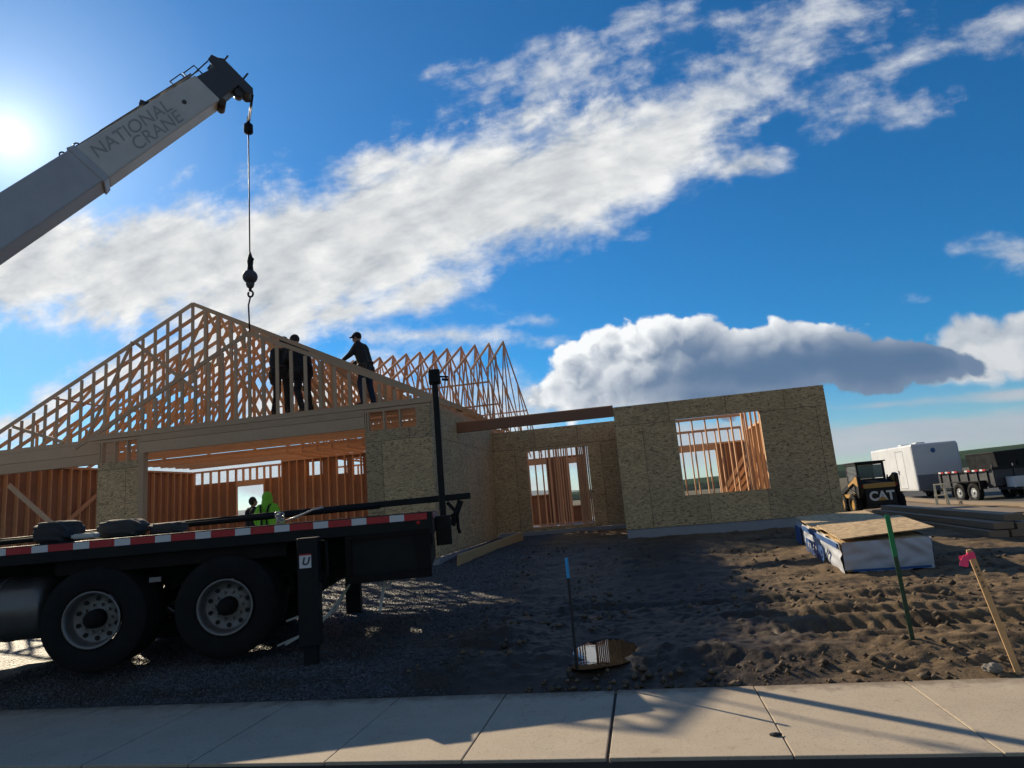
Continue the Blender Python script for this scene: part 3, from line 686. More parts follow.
# garage: left flank, back wall with a row of open squares above the board, right partition
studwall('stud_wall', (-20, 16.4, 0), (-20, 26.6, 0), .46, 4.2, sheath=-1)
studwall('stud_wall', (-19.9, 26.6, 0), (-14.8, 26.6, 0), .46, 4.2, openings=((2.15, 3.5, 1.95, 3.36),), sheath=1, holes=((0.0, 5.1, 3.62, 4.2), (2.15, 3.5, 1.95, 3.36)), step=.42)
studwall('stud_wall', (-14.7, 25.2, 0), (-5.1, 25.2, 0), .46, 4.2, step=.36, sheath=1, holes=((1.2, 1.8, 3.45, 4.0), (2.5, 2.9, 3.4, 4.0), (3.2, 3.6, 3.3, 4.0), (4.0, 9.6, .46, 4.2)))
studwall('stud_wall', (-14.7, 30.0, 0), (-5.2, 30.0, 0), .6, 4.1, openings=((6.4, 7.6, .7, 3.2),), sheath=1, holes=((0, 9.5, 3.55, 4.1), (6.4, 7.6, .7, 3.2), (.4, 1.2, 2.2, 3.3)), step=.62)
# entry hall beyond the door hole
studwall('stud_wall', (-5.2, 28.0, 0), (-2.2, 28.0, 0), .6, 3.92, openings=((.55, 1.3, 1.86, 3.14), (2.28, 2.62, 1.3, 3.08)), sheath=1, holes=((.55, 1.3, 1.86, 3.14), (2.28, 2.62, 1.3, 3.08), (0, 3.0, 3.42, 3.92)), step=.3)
studwall('stud_wall', (-3.12, 24.6, 0), (-2.62, 24.6, 0), .6, 3.95, step=.10)
studwall('stud_wall', (-2.08, 22.68, 0), (-1.58, 22.68, 0), .6, 3.9, step=.062)
studwall('stud_wall', (-4.0, 25.5, 0), (-3.4, 25.5, 0), .6, 3.95, step=.3)
# bedroom behind the window hole
studwall('stud_wall', (0.6, 21.0, 0), (3.35, 21.0, 0), .65, 3.74, step=.39)
studwall('stud_wall', (1.0, 24.2, 0), (3.7, 24.2, 0), .65, 3.62, step=.42)
studwall('stud_wall', (2.98, 19.2, 0), (3.5, 19.2, 0), .65, 3.9, step=.13)
studwall('stud_wall', (1.2, 31.0, 0), (4.85, 31.0, 0), .65, 3.55, openings=((.55, 2.3, 1.0, 3.23),), sheath=1, holes=((.55, 2.3, 1.0, 3.23), (0, .5, 3.4, 3.55)), step=.45)
studwall('stud_wall', (4.85, 18.3, 0), (4.85, 30.9, 0), .65, 3.95, step=.9)
for i in range(4):
    mb = MB(); x = 3.2+.27*i; mb.bar((x-.55, 27.0+.6*i, .66), (x+1.15, 28.4+.55*i, 2.75-.18*i), .14, .038, (.2, 1, 0)); hp('diagonal_brace', mb, M['wood'])
mb = MB(); mb.bar((-19.8, 17.4, .5), (-19.86, 21.4, 3.4), .14, .04, XV); hp('diagonal_brace', mb, M['wood'])
mb = MB(); mb.bar((-18.6, 16.5, 3.4), (-14.95, 16.5, .5), .14, .04, YV); hp('diagonal_brace', mb, M['beam'])
mb = MB(); mb.bar((-9.4, 25.05, 3.6), (-7.6, 25.05, .6), .14, .04, YV); hp('diagonal_brace', mb, M['wood'])

# --- roof trusses
def ztop(x, L, A, Rr, zb):
    ax, az = A
    return zb + (az-zb)*((x-L)/(ax-L) if x < ax else (Rr-x)/(Rr-ax))
def truss_x(y, L, A, Rr, zb, tail=.45, studs=None, webs=True, th=.038):
    """truss spanning along X at depth y"""
    mb = MB(); P = lambda x, z: (x, y, z); n = YV
    mb.bar(P(L, zb+.045), P(Rr, zb+.045), .09, th, n)
    for xe, s in ((L, -1), (Rr, 1)):
        sl = (A[1]-zb)/abs(A[0]-xe); e = (xe+s*tail, zb+.045-sl*tail)
        mb.bar(P(*e), P(A[0], A[1]-.045), .11, th, n)
    if studs:
        x = A[0]
        xs_ = [A[0]+k*studs for k in range(-60, 61)]
        for x in xs_:
            lo = zb+.09
            if -14.9 < x < -5.0: lo = max(lo, 4.36+(2.46)*(1-abs(x+10.02)/(4.93 if x < -10.02 else 5.07)))
            if L+.25 < x < Rr-.25 and ztop(x, L, A, Rr, zb)-.09-lo > .1: mb.bar(P(x, lo), P(x, ztop(x, L, A, Rr, zb)-.09), .09, th*.9, n)
    elif webs:
        N = 4
        for (xa, xb) in ((L, A[0]), (Rr, A[0])):
            pt = [(xa+(xb-xa)*(i/N)) for i in range(N+1)]
            for i in range(1, N):
                zt = ztop(pt[i], L, A, Rr, zb)-.07; mb.bar(P(pt[i], zb+.07), P(pt[i], zt), .089, th*.9, n)
                zt2 = ztop(pt[i+1], L, A, Rr, zb)-.08; mb.bar(P(pt[i], zb+.06), P(pt[i+1], zt2), .089, th*.85, n)
        mb.bar(P(A[0], zb+.07), P(A[0], A[1]-.12), .089, th*.9, n)
    return mb
L0, A0, R0, Z0 = -20.0, (-12.2, 8.14), -4.8, 4.34
hp('gable_truss', truss_x(16.22, L0, A0, R0, Z0, studs=.41), M['beam'])
mb = MB()
for p, q in (((-14.1, 7.2), (-11.1, 4.7)), ((-14.15, 7.2), (-15.6, 4.5)), ((-18.2, 5.1), (-16.4, 4.45))): mb.bar((p[0], 16.17, p[1]), (q[0], 16.17, q[1]), .09, .036, YV)
hp('truss_brace', mb, M['beam'])
for i in range(10):
    hp('roof_truss', truss_x(16.85+.61*i, L0, A0, R0, Z0+random.uniform(-.025, .025)), M['wood2'])
for i in range(9):
    mb = MB(); mb.bar((-20, 22.75+.46*i, 4.365+.02*(i % 2)), (-5.0, 22.75+.46*i, 4.355+.03*((i*7) % 3)), .10, .038, YV); hp('ceiling_joist', mb, M['wood2'])
for (x, z) in ((-17, 5.95), (-9.0, 6.6)):
    mb = MB(); mb.bar((x, 16.3, z-.1), (x+.02, 22.4, z-.1), .09, .038, (0, 0, 1)); hp('lateral_brace', mb, M['wood2'])
def truss_y(x, yf, ya, yr, za, zb, th=.038):
    mb = MB(); P = lambda y, z: (x, y, z); n = XV; sl = (za-zb)/(yr-ya); zf = za - sl*(ya-yf)
    mb.bar(P(yf, zb+.045), P(yr, zb+.045), .09, th, n)
    mb.bar(P(yf-.05, zf), P(ya, za), .10, th, n); mb.bar(P(yr+.4, zb-.4*sl+.03), P(ya, za), .10, th, n)
    mb.bar(P(yf, zb+.05), P(yf, zf-.05), .089, th*.9, n)
    q = [yf+(ya-yf)*.5, ya, ya+(yr-ya)*.33, ya+(yr-ya)*.66]
    zz = lambda y: za-abs(y-ya)*sl-.06
    for y in q: mb.bar(P(y, zb+.06), P(y, zz(y)), .089, th*.9, n)
    for a, b in ((yf, q[0]), (q[0], q[1]), (q[2], q[1]), (q[3], q[2])): mb.bar(P(a, zb+.06), P(b, zz(b)), .085, th*.85, n)
    return mb
for i in range(14):
    hp('roof_truss', truss_y(-4.95-.61*i, 22.45, 26.0, 34.0, 8.27, 4.12), M['wood2'])
for (y, z, xe) in ((22.42, 5.95, -4.9), (23.6, 5.3, -4.9), (30.5, 5.9, -4.9)):
    mb = MB(); mb.bar((-13.2, y, z), (xe, y, z), .06, .03, YV); hp('lateral_brace', mb, M['wood2'])
mb = MB(); mb.box(-9.9, -6.3, 16.45, 16.83, 4.436, 4.476); hp('walk_plank', mb, M['wood2'])

# --- the small gable truss still on the crane sling
GT = thing('gable_truss', 'small gable end truss hanging from the crane sling above the wide garage opening', 'roof truss', (-10.0, 15.62, 4.36))
L1, A1, R1, Z1 = -14.95, (-10.02, 6.83), -4.95, 4.352; y = 15.63
mb = MB(); mb.bar((L1, y, Z1+.045), (R1, y, Z1+.045), .09, .038, YV); mb.build('bottom_chord', M['beam'], GT, local=False)
for xe in (L1, R1):
    s = 1 if xe > A1[0] else -1; sl = (A1[1]-Z1)/abs(A1[0]-xe)
    mb = MB(); mb.bar((xe+s*.5, y, Z1+.05-sl*.5), (A1[0]+s*.02, y, A1[1]-.05), .11, .04, YV); mb.build('top_chord', M['beam'], GT, local=False)
for k in range(-12, 13):
    x = A1[0]+.41*k
    if L1+.3 < x < R1-.3:
        mb = MB(); mb.bar((x, y, Z1+.09), (x, y, ztop(x, L1, A1, R1, Z1)-.1), .09, .036, YV); mb.build('stud', M['beam'], GT, local=False)

KH = 0.82
def tosize(o):
    o.scale = (KH, KH, KH); l = o.location; o.location = (l.x*KH, l.y*KH, 1.6+KH*(l.z-1.6))
tosize(HX); tosize(GT)
# ------------------------------------------------------------------ the crane truck (built in its own frame: x towards the tail, y across, z up)
TA = R(16.2)
TR = thing('crane_truck', 'black flatbed boom truck with tandem rear axle, striped deck edge and raised cream crane boom', 'crane truck', (-5.86, 6.22, 0.22), TA)
TM = PM[TR.name]; TI = TM.inverted()
GZ = -0.22
def tp(name, mb, mt, parent=None, **k): return mb.build(name, mt, parent or TR, **k)
def wheel(sx, yo, side, parent, zc=.54):
    """side -1: outer face towards -y"""
    a = side
    t = MB(); c = (sx, yo, zc)
    prof = [(0.0, .30), (-.012, .33), (-.015, .42), (-.006, .49), (.012, .522)]
    wd = .255
    tread = [(.02, .535)]
    for i in range(5):
        b0 = .03+i*.044; tread += [(b0, .54), (b0+.030, .54), (b0+.033, .527), (b0+.040, .527)]
    prof = prof + tread + [(wd-.012, .522), (wd+.006, .49), (wd+.015, .42), (wd+.012, .33), (wd, .30)]
    t.lathe([(d*-a, r) for d, r in prof], c, (0, 1, 0), 48, cap=False, closed=True)
    ty = tp('wheel', t, M['rubber'], parent)
    m_ = MB(); m_.lathe([(d*-a, r) for d, r in [(.0, .285), (-.022, .298), (-.03, .29), (-.022, .272), (.03, .262), (.10, .255), (.115, .235), (.125, .17), (.118, .14), (.115, .085)]], c, (0, 1, 0), 40, cap=False)
    m_.mi = 1
    for i in range(10):
        an = 2*math.pi*(i+.5)/10; p = Vector(c)+Vector((math.cos(an)*.205, -a*.118, math.sin(an)*.205)); m_.lathe([(0, .024), (.012*a, .024)], p, (0, 1, 0), 10)
    m_.mi = 0
    for i in range(10):
        an = 2*math.pi*i/10; p = Vector(c)+Vector((math.cos(an)*.145, -a*.112, math.sin(an)*.145)); m_.lathe([(0, .016), (.035*a, .014)], p, (0, 1, 0), 6)
    tp('rim', m_, [M['rim'], M['machK']], ty)
    h = MB(); h.lathe([(d*-a, r) for d, r in [(.118, .10), (.02, .095), (-.01, .088), (-.02, .07), (-.05, .065), (-.055, .03)]], c, (0, 1, 0), 20)
    tp('hub', h, M['blackrough'], ty)
    return ty
for sx in (0.0, 1.365):
    wheel(sx, 0.0, -1, TR)
    for yo in (.31,):
        t = MB(); t.lathe([(0, .3), (.0, .45), (.02, .525), (.05, .54), (.2, .54), (.235, .525), (.25, .45), (.25, .3)], (sx, yo, .54), (0, 1, 0), 40, cap=False, closed=True); tp('wheel', t, M['rubber'])
    wheel(sx, 2.42, 1, TR)
    t = MB(); t.lathe([(0, .3), (.0, .45), (.02, .525), (.05, .54), (.2, .54), (.235, .525), (.25, .45), (.25, .3)], (sx, 1.86, .54), (0, 1, 0), 40, cap=False, closed=True); tp('wheel', t, M['rubber'])
    t = MB(); t.lathe([(0, .07), (.8, .07), (.9, .2), (1.3, .2), (1.4, .07), (2.2, .07)], (sx, .12, .54), (0, 1, 0), 16); tp('axle', t, M['blackrough'])
D0, D1 = -5.6, 3.60; ZD = 1.37                          # deck ends and top (local z)
mb = MB(); mb.box(D0, D1-.01, .02, 2.40, ZD-.06, ZD-.005); tp('deck', mb, M['oldwood'])
for yy in (-.03, 2.40):
    mb = MB(); mb.box(D0, D1, yy, yy+.05, ZD-.20, ZD); tp('deck_rail', mb, M['black'], bevel=.006)
mb = MB(); mb.box(D1-.008, D1+.04, -.03, 2.45, ZD-.26, ZD-.002); tp('tail_beam', mb, M['black'], bevel=.006)
for yy in (.75, 1.55):
    mb = MB(); mb.box(-10.0, D1-.02, yy-.045, yy+.045, .78, ZD-.16); tp('frame_rail', mb, M['blackrough'])
for i in range(20):
    x = D0+.2+i*.44
    if x < D1-.1:
        mb = MB(); mb.box(x, x+.06, .03, 2.39, ZD-.17, ZD-.065); tp('cross_member', mb, M['blackrough'])
# reflective tape along the deck edge and across the tail
x = D1-.02; k = 0; per = [('red', .255), ('white', .165)]
while x > D0+.3:
    nm, ln = per[k % 2]; mb = MB(); mb.box(x-ln+.002, x, -.036, -.031, ZD-.085, ZD-.012); tp('reflective_tape', mb, M[nm]); x -= ln; k += 1
y = 0.05; k = 0
while y < 2.2:
    nm, ln = per[k % 2]; mb = MB(); mb.box(D1+.041, D1+.045, y, y+ln-.002, ZD-.085, ZD-.012); tp('reflective_tape', mb, M[nm]); y += ln; k += 1
mb = MB(); mb.lathe([(0, .022), (-.015, .02), (-.02, .008)], (3.48, -.03, 1.255), (0, 1, 0), 12); tp('marker_lamp', mb, M['lens'])
# long dark side skirt, tail box with its recessed frame
mb = MB(); mb.box(-.42, 2.0, .06, .10, 1.02, ZD-.2); tp('side_skirt', mb, M['blackrough'])
mb = MB(); mb.box(2.66, 3.58, .03, 2.38, .70, ZD-.2); tp('tail_box', mb, M['black'], bevel=.01)
mb = MB()
for (a, b, c, d) in ((2.66, 3.60, 1.13, 1.17), (2.66, 3.60, .655, .74), (2.66, 2.72, .745, 1.125), (3.44, 3.60, .745, 1.125)): mb.box(a, b, -.025, .028, c, d)
tp('tail_box_frame', mb, M['blackrough'])
mb = MB(); mb.tube([(3.5, .02, .64), (3.5, .02, .8)], .015); tp('grab_pin', mb, M['rim'])
# fuel tank and its strap
mb = MB(); mb.lathe([(0, .05), (.0, .26), (.03, .31), (.1, .335), (1.15, .335), (1.22, .31), (1.25, .26), (1.25, .05)], (-1.80, .33, .70), (1, 0, 0), 40); tank = tp('fuel_tank', mb, M['tank'])
for x in (-1.5, -1.03):
    mb = MB(); mb.lathe([(0, .339), (0, .343), (.05, .343), (.05, .339)], (x, .33, .70), (1, 0, 0), 40, cap=False, closed=True); tp('strap', mb, M['rim'], tank)
mb = MB(); mb.box(-4.7, -2.05, .05, .62, .42, 1.12); tp('sun_block_box', mb, M['black'], bevel=.015)  # box added under the deck to block sun on the gravel
mb = MB(); mb.box(-5.2, -1.0, 1.8, 2.38, .34, 1.15); tp('sun_block_box', mb, M['black'], bevel=.015)  # far-side box, likewise added to keep sun off the ground
mb = MB(); mb.box(-5.3, -4.8, .05, 2.38, .25, 1.1); tp('battery_box', mb, M['black'], bevel=.015)
mb = MB(); mb.box(.58, .70, -.02, .0, .87, .92); tp('warning_plate', mb, M['rim'])
# rear outrigger leg with its pad, sticker and grab handle
mb = MB(); mb.box(2.235, 2.445, -.46, -.27, .12, 1.205); leg = tp('outrigger_leg', mb, M['black'], bevel=.01)
mb = MB(); mb.box(2.275, 2.405, -.43, -.30, -.10, .119); tp('inner_leg', mb, M['black'], leg)
mb = MB(); mb.lathe([(0, .26), (.05, .26), (.07, .12)], (2.335, -.365, -.185), (0, 0, 1), 24); tp('foot_pad', mb, M['blackrough'], leg)
mb = MB(); mb.box(2.260, 2.380, -.465, -.462, .90, 1.04); tp('sticker', mb, M['white'], leg)
mb = MB(); mb.box(2.260, 2.380, -.467, -.463, 1.028, 1.042); tp('sticker_edge', mb, M['red'], leg)
text_mesh('U', 'letter', M['letter'], leg, (2.320, -.467, .965), (1, 0, 0), (0, 0, 1), .105, .001, .25, .004)
mb = MB(); mb.tube([(2.445, -.36, 1.16), (2.515, -.36, 1.15), (2.525, -.36, .80), (2.455, -.36, .74)], .018); tp('grab_handle', mb, M['blackrough'], leg)
mb = MB(); mb.box(2.25, 2.42, -.27, 2.5, .62, .80); tp('outrigger_beam', mb, M['blackrough'])
mb = MB(); mb.box(2.23, 2.44, 2.51, 2.71, -.1, 1.2); mb.box(2.13, 2.54, 2.43, 2.79, -.16, -.1); tp('outrigger_leg', mb, M['black'])
# air hoses and straps hanging under the tail
for pts in ([(2.62, .5, .62), (2.5, .42, .45), (2.3, .3, .22), (1.95, .15, .06)], [(2.6, .55, .6), (2.45, .45, .35), (2.2, .3, .16), (1.85, .2, .05)], [(2.3, .4, .48), (2.15, .3, .35), (1.95, .2, .3)]):
    mb = MB(); mb.tube(pts, .013, 6); tp('air_hose', mb, M['strap'])
for x, l in ((3.05, .36), (3.14, .12)):
    mb = MB(); mb.bar((x, .3, .655), (x-.08, .3, .655-l), .035, .004, (0, 1, 0)); tp('hanging_strap', mb, M['strap'])
# mast at the tail with its lamp head and bracket
mb = MB(); mb.box(3.70, 3.785, 1.21, 1.295, 1.0, 3.10); mast = tp('mast', mb, M['black'], bevel=.008)
mb = MB(); mb.box(3.66, 3.82, 1.17, 1.335, 3.08, 3.28); tp('mast_head', mb, M['black'], mast, bevel=.02)
mb = MB(); mb.tube([(3.81, 1.25, 3.18), (3.93, 1.25, 3.17)], .014); mb.tube([(3.84, 1.25, 3.14), (3.93, 1.25, 3.13)], .018); tp('mast_lamp', mb, M['black'], mast)
mb = MB(); mb.box(3.641, 3.84, 1.0, 1.5, .93, 1.30); tp('mast_bracket', mb, M['black'], mast, bevel=.012)
mb = MB(); mb.tube([(3.84, 1.25, 1.28), (3.93, 1.25, 1.33), (3.93, 1.25, 1.12), (3.95, 1.25, 1.05)], .022); tp('pull_pin', mb, M['blackrough'], mast)
# cab and front axle, ahead of the picture's left edge
cabpoly = [(-10.10, .45), (-8.10, .45), (-8.10, 2.6), (-8.40, 2.72), (-9.30, 2.70), (-9.65, 1.75), (-10.80, 1.62), (-10.95, .7), (-10.80, .45)]
mb = MB(); mb.prism(cabpoly, .1, 2.3, lambda a, b, n: (a, n, b)); cab = tp('cab', mb, M['craneW'], bevel=.05)
for yy in (.094, 2.306):
    mb = MB(); mb.prism([(-9.50, 1.8), (-8.35, 1.8), (-8.35, 2.5), (-9.22, 2.5)], yy-.004, yy+.004, lambda a, b, n: (a, n, b)); tp('side_window', mb, M['glass'], cab)
for yo, sd_ in ((.05, -1), (2.37, 1)): wheel(-9.55, yo, sd_, TR, zc=.33)
# crane: turret, three boom sections, head
def toL(p): return TI @ Vector(p)
def pxp(px, py, zc): return EYE + (crt*((px-512)/F) + cdn*((py-384)/F) + fwd)*zc
BA = pxp(0, 229, 11.3); BB = pxp(207, 93, 13.45); bd = (BB-BA).normalized()
piv = BA - bd*((BA.z-3.1)/bd.z)
bh = bd.cross(Vector((0, 0, 1))).normalized(); bn = bh.cross(bd)
pl = toL(piv)
mb = MB(); mb.lathe([(0, .62), (.12, .62), (.13, .5), (.5, .48)], (pl.x+.1, 1.2, ZD), (0, 0, 1), 28); tur = tp('turret', mb, M['craneW'])
mb = MB()
for s_ in (-1, 1):
    yy = 1.2+s_*.5
    mb.prism([(pl.x-.5, ZD+.5), (pl.x+.7, ZD+.5), (pl.x+.25, pl.z+.25), (pl.x-.3, pl.z+.25)], yy-.03, yy+.03, lambda a, b, n: (a, n, b))
tp('boom_cheek', mb, M['craneW'], tur)
RI = TM.to_3x3().inverted()
dl, hl, nl = RI@bd, RI@bh, RI@bn
def boomsec(name, t0, t1, h0, h1, wdt, mt, parent, **k):
    """a box section along the boom; t in metres from BA"""
    mb = MB(); o = []
    wdt *= .84
    for t, h in ((t0, h0*.9 if t0 < 2 else h0*.84), (t1, h1*.84)):
        c = toL(BA+bd*t); o += [c-hl*wdt/2-nl*h/2, c+hl*wdt/2-nl*h/2, c+hl*wdt/2+nl*h/2, c-hl*wdt/2+nl*h/2]
    mb.quadbox(o); return tp(name, mb, mt, parent, **k)
LB = (BB-BA).length
tq = lambda px, py: min(max(0, 1), 1)
def tpx(px):                                           # boom station seen at pixel column px
    lo, hi = -6.0, LB+3
    for _ in range(40):
        mid = (lo+hi)/2; p = BA+bd*mid-EYE; x = 512+F*p.dot(crt)/p.dot(fwd)
        lo, hi = (mid, hi) if x < px else (lo, mid)
    return lo
t1, t2, t3 = tpx(92), tpx(207), tpx(227)
tback = -(BA-piv).length-.5
bm1 = boomsec('boom', tback, t1, .95, .90, .62, M['craneB'], TR, bevel=.03)
boomsec('boom_collar', t1-.12, t1+.02, .93, .92, .66, M['craneB'], bm1, bevel=.02)
bm2 = boomsec('boom_section', t1+.02, t2, .84, .76, .52, M['craneW'], bm1, bevel=.03)
boomsec('boom_section', t2, t3+.19, .72, .62, .40, M['craneD'], bm1, bevel=.02)
boomsec('boom_rail', tpx(118), t2, .02, .02, .3, M['craneD'], bm1).location = nl*.42
# head: sheave plates across the tip
hc = toL(BA+bd*(t3+.04)); e1 = dl; 
for s_ in (-1, 1):
    mb = MB(); f3 = lambda a, b, n: hc+dl*a+nl*b+hl*n
    mb.prism([(a*.42+.02, b*.62) for a, b in [(-.28, .74), (.04, .80), (.16, .62), (.36, .50), (.34, -.78), (.14, -.92), (-.10, -.80), (-.10, -.30), (-.3, -.2), (-.3, .5)]], s_*.15-.02, s_*.15+.02, f3); tp('head_plate', mb, M['craneD'], bm1)
for (a, b, rr) in ((.07, -.42, .11), (.0, .35, .10), (.08, .08, .09)):
    mb = MB(); mb.lathe([(-.14, rr), (-.10, rr), (-.03, rr*.8), (.03, rr*.8), (.10, rr), (.14, rr)], hc+dl*a+nl*b, hl, 24); tp('sheave', mb, M['craneD'], bm1)
for (a, b) in ((.22, .34), (.26, -.16)):
    mb = MB(); mb.tube([hc+dl*a+nl*b, hc+dl*(a+.17)+nl*(b+.04)], .02, 6); tp('rope_guide', mb, M['craneD'], bm1)
mb = MB(); c = toL(BA+bd*(t3-.05))-nl*.36; mb.lathe([(-.1, .09), (.1, .09)], c, hl, 12); mb.box(c.x-.03, c.x+.03, c.y-.03, c.y+.03, c.z, c.z+.2); tp('rope_guard', mb, M['craneD'], bm1)
mb = MB(); c = toL(BA+bd*(t2+.02))-nl*.36; mb.lathe([(-.16, .08), (.16, .08)], c, hl, 12); tp('wear_pad', mb, M['leather'], bm1)
# hand rails and cable on top of the boom
def bpt(t, up, sd=0.0): return toL(BA+bd*t)+nl*up*.84+hl*sd*.84
mb = MB(); mb.tube([bpt(tpx(82), .56), bpt(tpx(150), .54), bpt(tpx(205), .50), bpt(t3, .60)], .014, 6); tp('feed_cable', mb, M['craneD'], bm1)
for (pa, pb) in ((192, 203), (205, 216)):
    a, b = tpx(pa), tpx(pb); mb = MB(); mb.tube([bpt(a, .36), bpt(a, .66), bpt(b, .68), bpt(b, .36)], .016, 6); mb.tube([bpt(a, .52), bpt(b, .53)], .012, 6); tp('guard_rail', mb, M['craneD'], bm1)
for px in (84, 98):
    mb = MB(); c = bpt(tpx(px), .56); mb.tube([c+dl*(.05*math.cos(a))+nl*(.05*math.sin(a)) for a in [i*math.pi/6 for i in range(13)]], .016, 6, False); tp('cable_eye', mb, M['craneD'], bm1)
mb = MB(); c = bpt(tpx(162), .5); mb.bar(c-nl*.12+dl*.1, c+nl*.10-dl*.02, .1, .1, hl); tp('cable_bracket', mb, M['craneD'], bm1)
mb = MB(); c = bpt(tpx(184), 0, .262); mb.lathe([(0, .045), (.02, .04)], c, hl, 12); tp('boom_plug', mb, M['letter'], bm1)
c = bpt((tpx(115)+tpx(158))/2, .13, .266); text_mesh('NATIONAL', 'lettering', M['faded'], bm1, c, dl, nl, .355, .002, .2, .0, 1.0)
c = bpt((tpx(135)+tpx(165))/2, -.2, .266); text_mesh('CRANE', 'lettering', M['faded'], bm1, c, dl, nl, .355, .002, .2, .0, 1.0)

# ------------------------------------------------------------------ hoist rope, weight and ball hook
hx, hy = -9.92, 15.55
HK = thing('hook_ball', 'round dark headache ball and hook hanging on the hoist rope above the roof', 'crane hook', (hx, hy, 8.35))
tosizeinv = lambda p: EYE+(p-EYE)/KH
nose = TM @ (hc+dl*.15+nl*-.50)
nose = tosizeinv(nose)
mb = MB(); mb.tube([nose, (hx, hy, 13.1)], .022, 6); mb.tube([(nose.x, nose.y+.05, nose.z), (hx+.05, hy, 13.1)], .014, 6); mb.tube([(hx, hy, 13.1), (hx, hy, 8.98)], .020, 6); mb.build('hoist_rope', M['black'], HK, local=False)
mb = MB(); mb.lathe([(0, .06), (.05, .13), (.28, .13), (.36, .05), (.55, .03)], (hx, hy, 12.7), (0, 0, 1), 16); mb.build('limit_weight', M['black'], HK, local=False)
mb = MB(); mb.lathe([(0, .05), (.04, .09), (.2, .07), (.32, .085), (.5, .05), (.6, .02)], (hx+.01, hy, 8.48), (0, 0, 1), 14); mb.ball((hx+.04, hy, 8.86), .07, 10, (1.2, .8, 1)); mb.build('rope_socket', M['black'], HK, local=False)
mb = MB(); mb.ball((hx, hy, 8.36), .20, 24); mb.lathe([(0, .06), (-.06, .12), (-.16, .09), (-.2, .04)], (hx, hy, 8.22), (0, 0, 1), 16); mb.build('ball', M['craneD'], HK, local=False)
mb = MB(); mb.tube([(hx, hy, 8.06), (hx, hy, 7.94)]+[(hx+.075*math.sin(a)+.01, hy, 7.86+.085*math.cos(a)) for a in [i*math.pi/8 for i in range(0, 15)]], [.045, .04]+[.028]*15, 8); mb.build('hook', M['black'], HK, local=False)
mb = MB(); mb.tube([(hx+.01, hy, 7.8), (hx-.07, hy+.02, 7.55), (hx-.08, hy+.08, 6.80)], .022, 6); mb.build('sling', M['black'], HK, local=False)

tosize(HK)
# ------------------------------------------------------------------ load on the deck
def onT(x, y, z): return TM @ Vector((x, y, z))
JB = thing('boom_jib', 'long dark steel jib lying along the truck deck and sticking out past its tail', 'crane jib', onT(1.8, 1.62, ZD), TA)
jl = lambda x, y, z: (x-1.8, y-1.62, z-ZD)
mb = MB(); mb.bar(jl(-2.6, 1.62, ZD+.06), jl(4.13, 1.62, ZD+.165), .085, .10, (0, 1, 0)); mb.build('jib_beam', M['black'], JB, bevel=.008)
mb = MB(); mb.tube([jl(-2.4, 1.50, ZD+.055), jl(2.9, 1.48, ZD+.12)], .032, 10); mb.build('jib_pole', M['blackrough'], JB)
mb = MB(); mb.bar(jl(3.99, 1.62, ZD+.11), jl(3.85, 1.62, ZD-.22), .085, .09, (0, 1, 0)); mb.bar(jl(3.80, 1.62, ZD+.10), jl(3.90, 1.62, ZD-.02), .05, .05, (0, 1, 0)); mb.build('jib_bracket', M['black'], JB)
def lump(name, c, s, seed, mt, label, cat, rz=0, group=None):
    r = random.Random(seed); mb = MB()
    n0 = 0; bmesh.ops.create_icosphere(mb.bm, subdivisions=4, radius=1)
    for v in mb.bm.verts:
        p = v.co; q = Vector((abs(p.x)**.35*(1 if p.x > 0 else -1), abs(p.y)**.4*(1 if p.y > 0 else -1), abs(p.z)**.6*(1 if p.z > 0 else -1)))
        w_ = 1 + .07*math.sin(q.x*7+seed)*math.sin(q.y*5+seed*2)+.06*math.sin(q.x*13+q.z*9+seed); v.co = Vector((q.x*s[0]*w_, q.y*s[1]*w_, (q.z*w_)*s[2]))
    for fc in mb.bm.faces: fc.smooth = True
    o = mb.build(name, mt); P = onT(*c); o.location = P; o.rotation_euler = (0, 0, TA+rz); return tag(o, label, cat, group)
o = lump('tarp_bundle', (-.60, .42, ZD+.12), (.20, .22, .12), 1, M['canvas'], 'black folded tarp bundle nearest the left edge of the picture on the truck deck', 'tarp bundle')
o = lump('tarp_bundle', (.02, .60, ZD+.10), (.24, .18, .10), 5, M['canvas2'], 'grey rolled tarp bundle lying above the left wheel on the truck deck', 'tarp bundle')
o = lump('tarp_bundle', (.47, .72, ZD+.065), (.17, .18, .065), 8, M['canvas2'], 'smallest lumpy tarp roll at the right end of the tarps on the truck deck', 'tarp bundle')
o = lump('folded_strap', (-.25, .30, ZD+.05), (.13, .07, .03), 3, M['strap'], 'pale folded strap lying between the black and grey tarps on the truck deck', 'strap')
CH = thing('chain_binder', 'bright steel chain and lever binder lying on the truck deck edge beside the jib', 'chain', onT(1.95, .25, ZD), TA)
mb = MB(); mb.tube([(0, 0, .03), (.12, .02, .06), (.3, .05, .13), (.42, .06, .15)], [.010, .016, .010, .016], 8); mb.build('lever', M['chrome'], CH)
for i in range(9):
    mb = MB(); c = Vector((-.06+.022*math.sin(i*2.1), -.03+.02*math.cos(i*1.7), .02+.012*i)); a0 = i*.9
    mb.tube([c+Vector((.035*math.cos(t)*math.cos(a0), .035*math.cos(t)*math.sin(a0), .022*math.sin(t))) for t in [j*math.pi/4 for j in range(9)]], .008, 6, False); mb.build('link', M['chrome'], CH)
